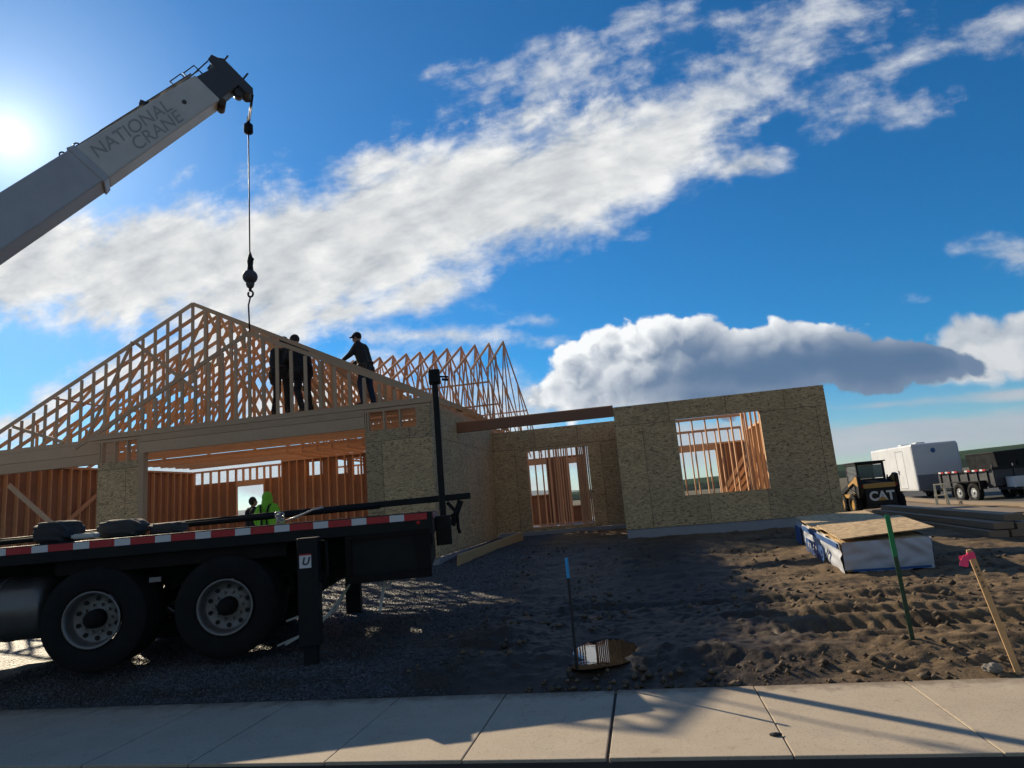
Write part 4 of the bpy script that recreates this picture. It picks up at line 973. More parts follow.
# ------------------------------------------------------------------ people
def person(label, loc, rz, S, J, wear, group=None):
    """J: joint overrides (figure 1.8 m tall, facing +x, left is +y); wear: list of garment tuples"""
    D = dict(pel=(0, 0, .97), chest=(0, 0, 1.32), neck=(.0, 0, 1.50), head=(.02, 0, 1.655),
             hipL=(0, .10, .93), knL=(.03, .11, .51), anL=(-.01, .12, .09), hipR=(0, -.10, .93), knR=(.03, -.11, .51), anR=(-.01, -.12, .09),
             shL=(0, .185, 1.44), elL=(-.03, .25, 1.16), wrL=(.06, .26, .91), shR=(0, -.185, 1.44), elR=(-.03, -.25, 1.16), wrR=(.06, -.26, .91), face=(1, 0, 0))
    D.update(J); V = {k: Vector(v)*S for k, v in D.items() if k != 'face'}; fc = Vector(D['face']).normalized()
    T = thing('person', label, 'person', loc, rz, group)
    sd = Vector((0, 0, 1)).cross(fc)
    mb = MB(); h = V['head']
    mb.ball(h, .098*S, 16, (1.0, .82, 1.2)); mb.ball(h+fc*.045*S-Vector((0, 0, .055*S)), .06*S, 12); mb.capsule(h+fc*.095*S+Vector((0, 0, .01*S)), h+fc*.115*S-Vector((0, 0, .02*S)), .012*S, .017*S)
    for s_ in (-1, 1): mb.ball(h+sd*s_*.083*S-Vector((0, 0, .01*S)), .026*S, 8, (1, .5, 1.3))
    mb.capsule(V['neck']-Vector((0, 0, .03*S)), h-Vector((0, 0, .05*S)), .058*S, .055*S)
    for s_ in ('L', 'R'):
        mb.capsule(V['hip'+s_]+Vector((0, 0, .03*S)), V['sh'+s_]*.72+V['neck']*.28-Vector((0, 0, .10*S)), .115*S, .115*S); mb.capsule(V['sh'+s_], V['neck']-Vector((0, 0, .04*S)), .06*S, .06*S)
        mb.capsule(V['hip'+s_], V['kn'+s_], .082*S, .056*S); mb.capsule(V['kn'+s_], V['an'+s_], .054*S, .036*S); mb.capsule(V['an'+s_], V['an'+s_]+fc*.15*S-Vector((0, 0, .045*S)), .04*S, .03*S)
        mb.capsule(V['sh'+s_], V['el'+s_], .056*S, .042*S); mb.capsule(V['el'+s_], V['wr'+s_], .042*S, .028*S)
        d = (V['wr'+s_]-V['el'+s_]).normalized(); pw = V['wr'+s_]+d*.045*S
        a = d.cross(sd); a = a.normalized() if a.length > .1 else Vector((0, 0, 1))
        mb.capsule(V['wr'+s_], pw+d*.03*S, .026*S, .032*S)
        for i, ln in enumerate((.062, .072, .068, .052)):
            o = pw+d*.045*S+a*(i-1.5)*.019*S; k1 = o+d*ln*.5*S; k2 = k1+(d*.6-sd*.5*(1 if s_ == 'L' else -1)).normalized()*ln*.5*S
            mb.capsule(o, k1, .0095*S, .009*S, 6); mb.capsule(k1, k2, .009*S, .008*S, 6)
        mb.capsule(pw-a*.03*S, pw+d*.03*S-a*.06*S, .012*S, .009*S, 6)
    body = mb.build('body', M['skin'], T, remesh=.013, smooth=1)
    for gname, gm, kind in wear:
        mb = MB(); e = .022*S
        if kind == 'jacket':
            for s_ in ('L', 'R'):
                mb.capsule(V['hip'+s_]+Vector((0, 0, .02*S)), V['sh'+s_]*.7+V['neck']*.3-Vector((0, 0, .09*S)), .125*S+e*.6, .12*S+e); mb.capsule(V['sh'+s_], V['neck']-Vector((0, 0, .04*S)), .062*S+e, .055*S+e)
                mb.capsule(V['sh'+s_], V['el'+s_], .062*S+e, .05*S+e*.8); mb.capsule(V['el'+s_], V['wr'+s_]*.97+V['el'+s_]*.03, .05*S+e*.8, .038*S+e*.4)
            mb.tube([V['neck']-Vector((0, 0, .06*S)), V['neck']+Vector((0, 0, .02*S))], [.09*S, .072*S], 14)
        elif kind == 'trousers':
            mb.capsule(V['hipL'], V['hipR'], .115*S+e*.4, .115*S+e*.4)
            for s_ in ('L', 'R'): mb.capsule(V['hip'+s_], V['kn'+s_], .09*S+e*.5, .068*S+e*.5); mb.capsule(V['kn'+s_], V['an'+s_]+Vector((0, 0, .02*S)), .066*S+e*.5, .058*S+e*.3)
        elif kind == 'boots':
            for s_ in ('L', 'R'):
                a0 = V['an'+s_]; mb = MB(); mb.capsule(a0+Vector((0, 0, .08*S)), a0, .058*S, .056*S); mb.capsule(a0-fc*.03*S-Vector((0, 0, .035*S)), a0+fc*.17*S-Vector((0, 0, .045*S)), .052*S, .044*S)
                mb.build('boot', gm, T, remesh=.018, smooth=1)
            continue
        elif kind == 'gloves':
            for s_ in ('L', 'R'):
                d = (V['wr'+s_]-V['el'+s_]).normalized(); mb = MB(); mb.capsule(V['wr'+s_], V['wr'+s_]+d*.09*S, .042*S, .045*S); mb.capsule(V['wr'+s_]+d*.09*S, V['wr'+s_]+d*.14*S-Vector((0, 0, .03*S)), .04*S, .03*S)
                mb.build('glove', gm, T, remesh=.016, smooth=1)
            continue
        elif kind == 'cap':
            mb.ball(h+Vector((0, 0, .03*S)), .112*S, 16, (1, .88, 1.0)); mb.capsule(h+fc*.09*S+Vector((0, 0, .05*S))-sd*.04*S, h+fc*.09*S+Vector((0, 0, .05*S))+sd*.04*S, .03*S, .03*S)
            mb.capsule(h+fc*.17*S+Vector((0, 0, .04*S))-sd*.03*S, h+fc*.17*S+Vector((0, 0, .04*S))+sd*.03*S, .016*S, .016*S); mb.capsule(h+fc*.08*S+Vector((0, 0, .05*S)), h+fc*.17*S+Vector((0, 0, .04*S)), .03*S, .02*S)
        elif kind == 'hood':
            mb.ball(h+Vector((0, 0, .02*S))-fc*.015*S, .138*S, 18, (1, .92, 1.08)); mb.capsule(h-Vector((0, 0, .03*S)), V['neck']-Vector((0, 0, .04*S)), .132*S, .155*S)
        elif kind == 'belt':
            for an in range(16):
                a1, a2 = an*math.pi/8, (an+1)*math.pi/8; c = (V['hipL']+V['hipR'])/2+Vector((0, 0, .06*S)); r = .185*S
                mb.capsule(c+fc*math.cos(a1)*r*.8+sd*math.sin(a1)*r*1.1, c+fc*math.cos(a2)*r*.8+sd*math.sin(a2)*r*1.1, .028*S, .028*S, 8)
            for s_ in (-1, 1):
                c = (V['hipL']+V['hipR'])/2+sd*s_*.23*S-Vector((0, 0, .03*S)); mb.capsule(c+fc*.05*S, c-Vector((0, 0, .13*S))+fc*.05*S, .07*S, .06*S); mb.capsule(c-fc*.06*S, c-Vector((0, 0, .1*S))-fc*.06*S, .06*S, .05*S)
        elif kind == 'straps':
            for s_ in ('L', 'R'):
                q = V['sh'+s_]*.55+V['neck']*.45
                for up in (-1, 1):
                    pts = [q+Vector((0, 0, .065*S)), q+fc*up*.15*S-Vector((0, 0, .02*S)), V['chest']+fc*up*.185*S+(q-V['neck']).normalized()*.06*S-Vector((0, 0, .1*S)), V['pel']+fc*up*.165*S+(q-V['neck'])*.7]
                    for a_, b_ in zip(pts, pts[1:]): mb.capsule(a_, b_, .028*S, .028*S, 8)
        elif kind == 'hair':
            mb.ball(h+Vector((0, 0, .02*S))-fc*.02*S, .107*S, 16, (1, .86, 1.15))
        elif kind == 'beard':
            mb.ball(h+fc*.05*S-Vector((0, 0, .085*S)), .062*S, 12, (1, .9, .9))
        mb.build(gname, gm, T, remesh=.017, smooth=2)
    return T
PZT = 1.6+KH*(4.540-1.6)
person('worker in black cap and dark jacket leaning left with a hand on the truss chord', (-7.08*KH, 16.60*KH, PZT), math.pi, 1.0,
       dict(chest=(.06, 0, 1.30), neck=(.13, 0, 1.47), head=(.19, 0, 1.62), shL=(.10, .18, 1.42), shR=(.10, -.18, 1.42), elL=(.26, .22, 1.20), wrL=(.46, .17, 1.10), elR=(.20, -.25, 1.17), wrR=(.40, -.2, 1.05),
            knL=(.10, .12, .52), anL=(.04, .13, .09), knR=(-.02, -.12, .50), anR=(-.10, -.12, .09), face=(1, 0, -.12)),
       [('jacket', M['clothG'], 'jacket'), ('trousers', M['jeans'], 'trousers'), ('boots', M['bootm'], 'boots'), ('cap', M['clothK'], 'cap'), ('tool_belt', M['leather'], 'belt'), ('gloves', M['glove'], 'gloves')])
person('worker in black with tool pouches, left of the two behind the gable studs', (-9.64*KH, 16.60*KH, PZT), R(100), 1.10,
       dict(chest=(.08, 0, 1.32), neck=(.15, 0, 1.48), head=(.18, 0, 1.64), shL=(.10, .19, 1.43), shR=(.10, -.19, 1.43), elL=(.18, .26, 1.18), wrL=(.36, .22, 1.10), elR=(.16, -.27, 1.18), wrR=(.36, -.2, 1.12), face=(1, 0, -.5), anL=(-.02, .16, .09), anR=(.05, -.10, .09)),
       [('jacket', M['clothK'], 'jacket'), ('trousers', M['pantsK'], 'trousers'), ('boots', M['bootm'], 'boots'), ('cap', M['clothK'], 'cap'), ('tool_belt', M['leather'], 'belt')])
person('worker in black with bent head, right of the two behind the gable studs', (-8.98*KH, 16.62*KH, PZT), R(165), 1.10,
       dict(chest=(.08, 0, 1.32), neck=(.16, 0, 1.47), head=(.22, 0, 1.62), shL=(.11, .19, 1.43), shR=(.11, -.19, 1.43), elL=(.20, .26, 1.18), wrL=(.40, .15, 1.15), elR=(.12, -.27, 1.18), wrR=(.36, -.2, 1.15), face=(1, .2, -.6), knL=(.06, .12, .5), anL=(-.08, .14, .09), knR=(.03, -.14, .5), anR=(.0, -.2, .09)),
       [('jacket', M['clothK'], 'jacket'), ('trousers', M['pantsK'], 'trousers'), ('boots', M['bootm'], 'boots'), ('cap', M['clothG'], 'cap'), ('tool_belt', M['clothK'], 'belt')])
gz = 1.6+KH*(.46-1.6)+.002
person('worker seen from behind in a lime green hooded sweatshirt with black harness straps', (-8.56, 14.0, gz), R(95), .925,
       dict(elL=(.02, .33, 1.18), wrL=(.16, .34, .98), elR=(.02, -.33, 1.18), wrR=(.16, -.34, .98), shL=(0, .2, 1.43), shR=(0, -.2, 1.43)),
       [('sweatshirt', M['hivis'], 'jacket'), ('hood', M['hivis'], 'hood'), ('trousers', M['pantsK'], 'trousers'), ('boots', M['bootm'], 'boots'), ('harness', M['clothK'], 'straps')])
person('dark haired worker in a dark jacket half hidden behind the lime green sweatshirt', (-9.22, 14.45, gz), R(60), .90, {},
       [('jacket', M['clothK'], 'jacket'), ('hair', M['hair'], 'hair'), ('trousers', M['pantsK'], 'trousers'), ('boots', M['bootm'], 'boots')])

# ------------------------------------------------------------------ stakes
zb = zg(-.75, 6.2)
ST = thing('marker_post', 'thin dark metal post with a bright blue top standing beside the puddle', 'marker post', (-.755, 6.2, zb))
mb = MB(); mb.box(-.012, .012, -.004, .004, -.2, .80); mb.box(-.004, .004, -.012, .012, -.2, .80); mb.build('post', M['postK'], ST)
mb = MB(); mb.box(-.015, .015, -.0055, .0055, .79, .97); mb.box(-.0055, .0055, -.015, .015, .79, .97); mb.build('painted_top', M['blueP'], ST, bevel=.001)
zb = zg(2.12, 6.42)
ST = thing('marker_post', 'leaning green metal post with a brighter green top in the churned dirt', 'marker post', (2.13, 6.42, zb)); ST.rotation_euler = (0, R(-1.2), 0)
mb = MB(); mb.prism([(-.018, 0), (-.018, .006), (-.004, .006), (-.004, .028), (.004, .028), (.004, .006), (.018, .006), (.018, 0)], -.2, .70, lambda a, b, n: (a, b, n)); mb.build('post', M['greenK'], ST)
for i in range(6): 
    mb = MB(); mb.box(-.006, .006, -.004, -.0005, .12+.1*i, .135+.1*i); mb.build('stud', M['greenK'], ST)
mb = MB(); mb.prism([(-.020, -.002), (-.020, .008), (-.006, .008), (-.006, .030), (.006, .030), (.006, .008), (.020, .008), (.020, -.002)], .70, 1.06, lambda a, b, n: (a, b, n)); mb.build('painted_top', M['greenP'], ST)
zb = zg(2.65, 5.92)
ST = thing('survey_stake', 'wooden survey stake with pink flagging tape leaning beside the sidewalk edge', 'survey stake', (2.65, 5.90, zb)); ST.rotation_euler = (R(3), R(-10.5), R(-8))
mb = MB(); mb.prism([(-.021, -.15), (.021, -.15), (.021, .93), (.012, .945), (-.018, .945), (-.021, .93)], -.010, .010, lambda a, b, n: (a, n, b)); mb.build('stake', M['stake'], ST)
mb = MB(); mb.box(-.024, .024, -.013, .013, .875, .925); mb.build('tape_wrap', M['pink'], ST)
for pts in ([(-.02, -.016, .90), (-.05, -.03, .905), (-.085, -.035, .875), (-.10, -.04, .845)], [(-.02, -.016, .895), (-.055, -.028, .87), (-.07, -.03, .83)], [(-.02, -.016, .905), (-.06, -.02, .90), (-.09, -.015, .905)]):
    mb = MB()
    for a_, b_ in zip(pts, pts[1:]): mb.bar(a_, b_, .030, .003, (.2, 1, .3))
    mb.build('tape_tail', M['pink'], ST)
mb = MB()
for z in (.80, .77, .74, .68, .65): mb.bar((-.010, -.0106, z), (.008, -.0106, z+.012), .006, .001, YV); mb.bar((.006, -.0106, z), (-.004, -.0106, z+.02), .005, .001, YV)
mb.build('pencil_marks', M['letter'], ST)
def rock(label, x, y, s, seed, mt=None, z=None):
    r = random.Random(seed); mb = MB(); bmesh.ops.create_icosphere(mb.bm, subdivisions=3, radius=1)
    for v in mb.bm.verts:
        p = v.co; k = 1+.22*math.sin(p.x*3+seed)*math.cos(p.y*4+seed)+.1*math.sin(p.z*9+p.x*7); v.co = Vector((p.x*s[0]*k, p.y*s[1]*k, p.z*s[2]*k))
    o = mb.build('stone', mt or M['stone']); o.location = (x, y, (zg(x, y) if z is None else z)+s[2]*.5); return tag(o, label, 'stone')
rock('pale grey stone at the foot of the wooden survey stake', 2.50, 5.93, (.07, .045, .04), 4)
rock('small black clod lying alone on the bare concrete sidewalk', -.09+.75, 4.72, (.035, .02, .014), 2, M['canvas'], 0.0)

# ------------------------------------------------------------------ wrapped stack of strand board with loose sheets on top
SK = thing('sheathing_stack', 'wrapped white and blue stack of strand board panels on the dirt before the right wall', 'board stack', (2.66, 10.15, .20)); SK.rotation_euler = (R(4.6), 0, 0); SK.scale = (1, .86, 1)
for i in range(3):
    mb = MB(); mb.box(.05, 1.1, .1+i*1.25, .2+i*1.25, -.10, .06); mb.build('bearer', M['oldwood'], SK)
mb = MB(); mb.box(.03, 1.12, .03, 2.87, .06, .47); mb.build('panels', M['osb'], SK)
def wrapface(f3, nu, nv, amp, seed):
    mb = MB(); g = []
    for i in range(nu+1):
        row = []
        for j in range(nv+1):
            u, v = i/nu, j/nv
            o = amp*(math.sin(u*23+seed+4*math.sin(v*5+u*3))*.35+math.sin(v*9+u*11+seed*2)*.3+float(fbm(np.array([u*9.+seed]), np.array([v*4.]), 3, seed)[0])*1.2)*(.3+.7*math.sin(min(1, v*1.3)*math.pi*.5))
            row.append(mb.bm.verts.new(f3(u, v, o)))
        g.append(row)
    for i in range(nu):
        for j in range(nv):
            fc = mb.bm.faces.new((g[i][j], g[i+1][j], g[i+1][j+1], g[i][j+1])); fc.smooth = True
    return mb
hem = lambda u, s: .04+.035*math.sin(u*7+s)+.02*math.sin(u*17+s)
wrapface(lambda u, v, o: (1.15*u, -.005-o, hem(u, 1)*(1-v)+.475*v), 44, 16, .035, 2).build('wrap', M['wrap'], SK)
wrapface(lambda u, v, o: (-.005-o, 2.9*u, hem(u, 3)*(1-v)+.475*v), 60, 16, .035, 5).build('wrap', M['wrap'], SK)
wrapface(lambda u, v, o: (1.155+o, 2.9*u, hem(u, 4)*(1-v)+.475*v), 40, 10, .03, 7).build('wrap', M['wrap'], SK)
text_mesh('STRAND', 'lettering', M['wrapblue'], SK, (-.10, 1.30, .19), (0, -1, 0), (0, 0, 1), .30, .003, 0, .012, 1.05)
mb = MB(); mb.box(-.065, -.05, 2.5, 2.88, .12, .40); mb.build('blue_print', M['wrapblue'], SK)
mb = MB(); mb.box(-.055, -.045, .05, 2.3, .385, .455); mb.build('blue_print', M['wrapblue'], SK)
mb = MB(); mb.box(.1, 1.10, -.042, -.036, .07, .10); mb.build('blue_print', M['wrapblue'], SK)
def sheet(label, poly, z, mt, tilt=(0, 0), th=.014):
    mb = MB(); c = Vector((sum(p[0] for p in poly)/4, sum(p[1] for p in poly)/4, z))
    mb.prism([(a-c.x, b-c.y) for a, b in poly], 0, th, lambda a, b, n: (a, b, n + a*tilt[0]+b*tilt[1])); o = mb.build('loose_sheet', mt, bevel=.002); o.location = c; return tag(o, label, 'board sheet')
sheet('upper loose strand board sheet overhanging the near end of the wrapped stack', [(2.62, 9.98), (3.98, 10.35), (4.04, 11.75), (2.68, 11.4)], .80, M['osbtop'], (0.012, .08))
sheet('lower loose strand board sheet lying at the far end of the wrapped stack', [(2.60, 11.05), (3.84, 11.3), (3.88, 12.9), (2.64, 12.7)], .865, M['osbtop'], (0, .08))

# ------------------------------------------------------------------ long boards on the ground
def board(label, p, q, wd, th, mt, group, name='timber'):
    p, q = Vector(p), Vector(q); c = (p+q)/2; mb = MB(); mb.bar(p-c, q-c, wd, th, (0, 0, 1)); o = mb.build(name, mt, bevel=.004); o.location = c; return tag(o, label, 'timber', group)
p0, q0 = Vector((6.05, 12.35, 0)), Vector((7.1, 22.0, 0)); dd = (q0-p0).normalized(); nn = Vector((dd.y, -dd.x, 0))
kk = 0
words = ['bottom left', 'bottom middle', 'bottom right', 'middle left', 'middle right', 'top']
for lay, cols in ((0, (-.32, 0, .32)), (1, (-.2, .14)), (2, (0.02,))):
    for o_ in cols:
        a = p0+nn*o_+dd*(.12*lay+.1*random.random()); b = q0+nn*o_-dd*(.2*lay+.3*random.random())
        za, zb_ = zg(a.x, a.y)+.05, zg(b.x, b.y)+.05
        board('long dark timber in the pile right of the wrapped stack, %s of the pile' % words[kk], (a.x, a.y, za+.115*lay), (b.x, b.y, zb_+.115*lay), .29, .11, M['timber'], 'timbers piled right of the wrapped stack'); kk += 1
mb = MB(); P1, P2 = Vector((-3.62, 12.5, zg(-3.62, 12.5)+.10)), Vector((-3.1, 16.7, zg(-3.1, 16.7)+.10)); c = (P1+P2)/2
mb.bar(P1-c, P2-c, .045, .22, (0.12, 0, 1)); o = mb.build('plank', M['stake'], bevel=.004); o.location = c; tag(o, 'brown plank on edge along the foot of the garage side wall', 'plank')

# ------------------------------------------------------------------ skid steer (front towards +y)
KS = thing('skid_steer', 'black and yellow skid steer loader seen from behind beyond the right wall corner', 'skid steer', (7.80, 24.0, .24)); KS.scale = (.84, 1, .87)
def kp(name, mb, mt, parent=None, **k): return mb.build(name, mt, parent or KS, **k)
mb = MB(); mb.prism([(0, .30), (.02, 1.18), (.25, 1.28), (1.0, 1.28), (1.0, .75), (2.3, .7), (2.45, .3), (2.2, .2), (.15, .22)], -.58, .58, lambda a, b, n: (n, a, b)); kp('body', mb, M['machK'], bevel=.03)
mb = MB(); mb.box(-.56, .56, -.03, -.005, .34, .95); dr = kp('rear_door', mb, M['machK'], bevel=.02)
text_mesh('CAT', 'lettering', M['white'], dr, (.03, -.034, .66), (1, 0, 0), (0, 0, 1), .47, .003, 0, .018, 1.0)
mb = MB(); mb.prism([(-.17, .50), (.23, .50), (.03, .66)], -.044, -.040, lambda a, b, n: (a, n, b)); kp('emblem', mb, M['yellow'], dr)
mb = MB(); mb.box(-.60, .60, -.035, -.004, .98, 1.16); kp('rear_stripe', mb, M['yellow'], bevel=.01)
mb = MB(); mb.box(-.62, .62, -.05, .03, .24, .33); kp('rear_bumper', mb, M['machK'], bevel=.01)
mb = MB(); mb.box(.42, .54, .15, .27, 1.27, 1.36); mb.lathe([(0, .03), (.2, .03)], (.48, .3, 1.25), (0, 0, 1), 10); kp('exhaust', mb, M['machK'])
mb = MB()
for (x, y) in ((-.5, .62), (.5, .62), (-.5, 1.75), (.5, 1.75)): mb.box(x-.04, x+.04, y-.04, y+.04, 1.2, 1.98)
mb.box(-.54, .54, .58, .64, 1.22, 1.34); mb.box(-.54, .54, .58, 1.79, 1.90, 1.98)
cb = kp('cab', mb, M['machK'], bevel=.01)
mb = MB(); mb.box(-.58, .60, .50, 1.86, 1.98, 2.03); kp('roof', mb, M['machK'], cb, bevel=.02)
mb = MB(); mb.box(-.455, .455, .60, .612, 1.36, 1.88); kp('rear_window', mb, M['glass'], cb)
for s_ in (-1, 1):
    mb = MB()
    for i in range(12): mb.box(s_*.515-.012, s_*.515+.012, .68, 1.7, 1.26+i*.052, 1.285+i*.052)
    kp('side_screen', mb, M['trailerG'], cb)
    mb = MB(); x = s_*.70
    mb.prism([(.0, 1.02), (.0, 1.46), (.18, 1.52), (.45, 1.40), (2.25, .86), (2.55, .30), (2.42, .26), (2.1, .70), (.5, 1.20), (.28, 1.05), (.26, .62), (.10, .62)], x-.07, x+.07, lambda a, b, n: (n, a, b)); la = kp('lift_arm', mb, M['machK'], bevel=.015)
    mb = MB(); mb.prism([(.05, 1.06), (.05, 1.42), (.18, 1.47), (.42, 1.36), (1.1, 1.14), (1.1, 1.06), (.5, 1.22)], x-.075, x+.075, lambda a, b, n: (n, a, b)); kp('arm_panel', mb, M['yellow'], la)
    mb = MB(); mb.tube([(x, .4, .75), (x, 1.1, .95)], .05, 10); mb.tube([(x, 1.1, .95), (x, 1.7, 1.02)], .03, 10); kp('lift_cylinder', mb, M['machK'])
    mb = MB(); mb.prism([(.35, .62), (1.9, .66), (1.95, .76), (.35, .80)], s_*.60, s_*.86, lambda a, b, n: (n, a, b)); kp('fender', mb, M['yellow'])
    mb = MB(); mb.lathe([(0, .04), (.02, .03)], (s_*.62, -.04, 1.08), (0, -1, 0), 10); kp('tail_lamp', mb, M['lens'])
    for yy in (.50, 1.62):
        t = MB(); t.lathe([(-.13, .22), (-.14, .34), (-.11, .39), (.11, .39), (.14, .34), (.13, .22)], (s_*.80, yy, .385), (1, 0, 0), 28, cap=False, closed=True)
        for i in range(18):
            an = 2*math.pi*i/18; u = Vector((0, math.cos(an), math.sin(an))); c = Vector((s_*.80, yy, .385))+u*.395; t.bar(c+Vector((-.11, 0, 0)), c+Vector((.11, 0, 0)), .05, .05, u)
        ty = kp('wheel', t, M['rubber']); t = MB(); t.lathe([(-.12*s_, .23), (.10*s_, .22), (.06*s_, .12), (.09*s_, .05)], (s_*.80, yy, .385), (1, 0, 0), 24); kp('rim', t, M['yellow'], ty)
mb = MB(); mb.prism([(2.5, .08), (3.15, .03), (3.2, .07), (2.72, .14), (2.66, .55), (2.5, .58)], -.9, .9, lambda a, b, n: (n, a, b)); kp('bucket', mb, M['blackrough'], bevel=.01)

# ------------------------------------------------------------------ enclosed trailer (nose towards -y)
ET = thing('enclosed_trailer', 'white enclosed cargo trailer with grey stone guard parked beyond the skid steer', 'cargo trailer', (14.38, 35.6, .05), R(2)); ET.scale = (.94, .88, 1.02)
def ep(name, mb, mt, parent=None, **k): return mb.build(name, mt, parent or ET, **k)
mb = MB(); mb.box(-1.15, 1.15, 0, 6.0, .45, 2.72); ep('body', mb, M['trailerW'], bevel=.10)
mb = MB(); mb.box(-1.07, 1.07, -.014, -.002, .50, 1.22); ep('stone_guard', mb, M['trailerG'], bevel=.004)
for x in (-1.13, 1.09):
    mb = MB(); mb.box(x, x+.04, -.014, .0, .5, 2.6); ep('corner_trim', mb, M['trailerW'], bevel=.005)
mb = MB(); mb.lathe([(0, .12), (.014, .10)], (-.1, -.002, 2.35), (0, -1, 0), 18); ep('badge', mb, M['bluedot'])
mb = MB()
for (a, b, c, d) in ((1.2, 1.225, .6, 2.45), (2.2, 2.225, .6, 2.45), (1.2, 2.225, 2.43, 2.455), (1.2, 2.225, .58, .605)): mb.box(-1.156, -1.151, a, b, c, d)
mb.box(-1.19, -1.15, 2.08, 2.14, 1.3, 1.5); ep('side_door', mb, M['trailerG'])
for yy in (1.6, 3.6):
    mb = MB(); mb.box(-.25, .25, yy, yy+.5, 2.72, 2.84); ep('roof_vent', mb, M['trailerW'], bevel=.04)
for yy in (3.3, 4.2):
    for s_ in (-1, 1):
        t = MB(); t.lathe([(-.1, .18), (-.1, .33), (-.07, .36), (.07, .36), (.1, .33), (.1, .18)], (s_*1.02, yy, .38), (1, 0, 0), 24, cap=False, closed=True); ty = ep('wheel', t, M['rubber'])
        t = MB(); t.lathe([(.08*s_, .2), (.06*s_, .05)], (s_*1.02, yy, .38), (1, 0, 0), 20); ep('rim', t, M['rim'], ty)
mb = MB(); mb.bar((-.9, 0.05, .42), (0, -1.2, .42), .1, .08, (0, 0, 1)); mb.bar((.9, .05, .42), (0, -1.2, .42), .1, .08, (0, 0, 1)); mb.box(-.04, .04, -1.1, -1.0, .0, .9); ep('tongue', mb, M['black'])

# ------------------------------------------------------------------ dump trailer (tongue towards -y)
DT = thing('dump_trailer', 'dark dump trailer with a row of red and white lights and two bright wheels', 'dump trailer', (14.2, 28.7, .10), R(10))
def dp(name, mb, mt, parent=None, **k): return mb.build(name, mt, parent or DT, **k)
mb = MB(); mb.box(-.80, .80, 0, .05, .62, 1.30); mb.box(-.80, -.75, .05, 3.4, .62, 1.22); mb.box(.75, .80, .05, 3.4, .62, 1.22); mb.box(-.80, .80, .05, 3.4, .58, .64)
for i in range(6): mb.box(-.85, -.80, .3+i*.58, .36+i*.58, .62, 1.22)
for x in (-.84, -.02, .78): mb.box(x, x+.06, -.05, 0, .60, 1.42)
dp('box', mb, M['trailerD'])
mb = MB(); mb.box(-.86, .86, -.06, .06, 1.22, 1.32); mb.box(-.9, -.79, .05, 3.45, 1.20, 1.27); dp('top_rail', mb, M['black'])
for i, x in enumerate((.25, .7, 1.15, 1.95, 2.4, 2.85)):
    mb = MB(); mb.box(-.912, -.901, x, x+.17, 1.20, 1.27); dp('light', mb, M['red']); mb = MB(); mb.box(-.912, -.901, x+.171, x+.33, 1.20, 1.27); dp('light', mb, M['white'])
for yy in (.95, 1.82):
    for s_ in (-1, 1):
        t = MB(); t.lathe([(-.1, .2), (-.1, .34), (-.07, .38), (.07, .38), (.1, .34), (.1, .2)], (s_*.97, yy, .38), (1, 0, 0), 28, cap=False, closed=True); ty = dp('wheel', t, M['rubber'])
        t = MB(); t.lathe([(.08*s_, .22), (.09*s_, .2), (.05*s_, .15), (.09*s_, .06), (.11*s_, .05)], (s_*.97, yy, .38), (1, 0, 0), 20); dp('rim', t, M['chrome'], ty)
mb = MB(); mb.box(-1.10, -.82, .5, 2.3, .80, .84); mb.box(-1.1, -.82, .46, .5, .5, .84); dp('fender', mb, M['black'])
mb = MB(); mb.bar((-.6, .1, .5), (0, -1.25, .45), .12, .1, (0, 0, 1)); mb.bar((.6, .1, .5), (0, -1.25, .45), .12, .1, (0, 0, 1)); mb.box(-.06, .06, -1.5, -1.2, .4, .5); dp('tongue', mb, M['black'])
mb = MB(); mb.box(-.42, .42, -.5, -.06, .5, .92); dp('toolbox', mb, M['trailerW'], bevel=.02)
mb = MB(); mb.box(-.04, .04, -1.05, -.97, .0, .85); mb.lathe([(0, .12), (.03, .12)], (0, -1.01, -.0), (0, 0, 1), 12); dp('jack', mb, M['rim'])

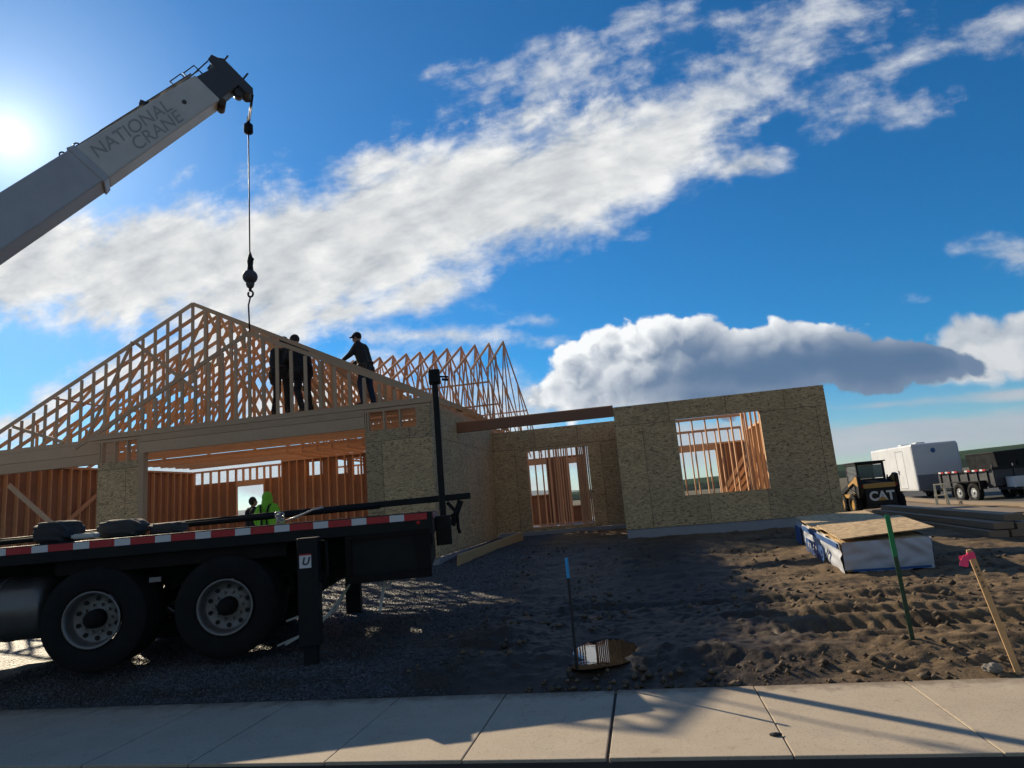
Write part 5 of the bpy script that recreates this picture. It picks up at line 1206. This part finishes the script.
# ------------------------------------------------------------------ dark truck bed at the right edge, step stool
BT = thing('dump_truck', 'black dump truck bed at the right edge of the picture beside the dump trailer', 'truck', (15.55, 31.2, .10), R(5))
def bp(name, mb, mt, parent=None, **k): return mb.build(name, mt, parent or BT, **k)
mb = MB(); mb.prism([(-.62, .50), (3.6, .50), (3.75, 2.08), (-.78, 1.95), (-.76, 1.85)], 0, 2.1, lambda a, b, n: (a, n, b)); bed = bp('bed', mb, M['black'], bevel=.02)
for x in (.1, .9, 1.7, 2.5, 3.2):
    mb = MB(); mb.box(x, x+.08, -.05, -.001, .58, 1.5); bp('rib', mb, M['black'], bed)
mb = MB(); mb.box(-.3, 6.5, .5, .62, .40, .55); mb.box(-.3, 6.5, 1.5, 1.62, .40, .55); bp('frame_rail', mb, M['blackrough'])
for xx in (.9, 2.0, 5.6):
    for yy in (.12, 1.95):
        t = MB(); t.lathe([(-.12, .2), (-.12, .36), (-.08, .42), (.08, .42), (.12, .36), (.12, .2)], (xx, yy, .40), (0, 1, 0), 28, cap=False, closed=True); ty = bp('wheel', t, M['rubber'])
        t = MB(); t.lathe([(-.09, .2), (-.05, .05)], (xx, yy, .40), (0, 1, 0), 20); bp('rim', t, M['rim'], ty)
mb = MB(); mb.prism([(4.0, .5), (6.4, .5), (6.4, 1.2), (5.6, 1.3), (5.3, 2.0), (4.0, 2.05)], .05, 2.05, lambda a, b, n: (a, n, b)); bp('cab', mb, M['trailerG'], bevel=.06)
mb = MB(); mb.box(-.02, .30, -.06, -.051, .78, .86); bp('light', mb, M['red'], bed)
SS = thing('step_stool', 'cream folding step stool standing beside the dump trailer wheels', 'step stool', (11.05, 27.6, zg(11.05, 27.6)), R(-20))
for s_ in (-1, 1):
    mb = MB(); mb.bar((s_*.20, -.18, 0), (s_*.15, .0, .78), .06, .07, (1, 0, 0)); mb.build('front_leg', M['cream'], SS)
    mb = MB(); mb.bar((s_*.15, .20, 0), (s_*.14, .06, .76), .05, .05, (1, 0, 0)); mb.build('rear_leg', M['cream'], SS)
mb = MB(); mb.box(-.18, .18, -.06, .16, .76, .80); mb.build('top_step', M['cream'], SS, bevel=.005)
mb = MB(); mb.box(-.20, .20, -.17, -.02, .36, .40); mb.build('step', M['cream'], SS, bevel=.005)
bpy.context.view_layer.update()
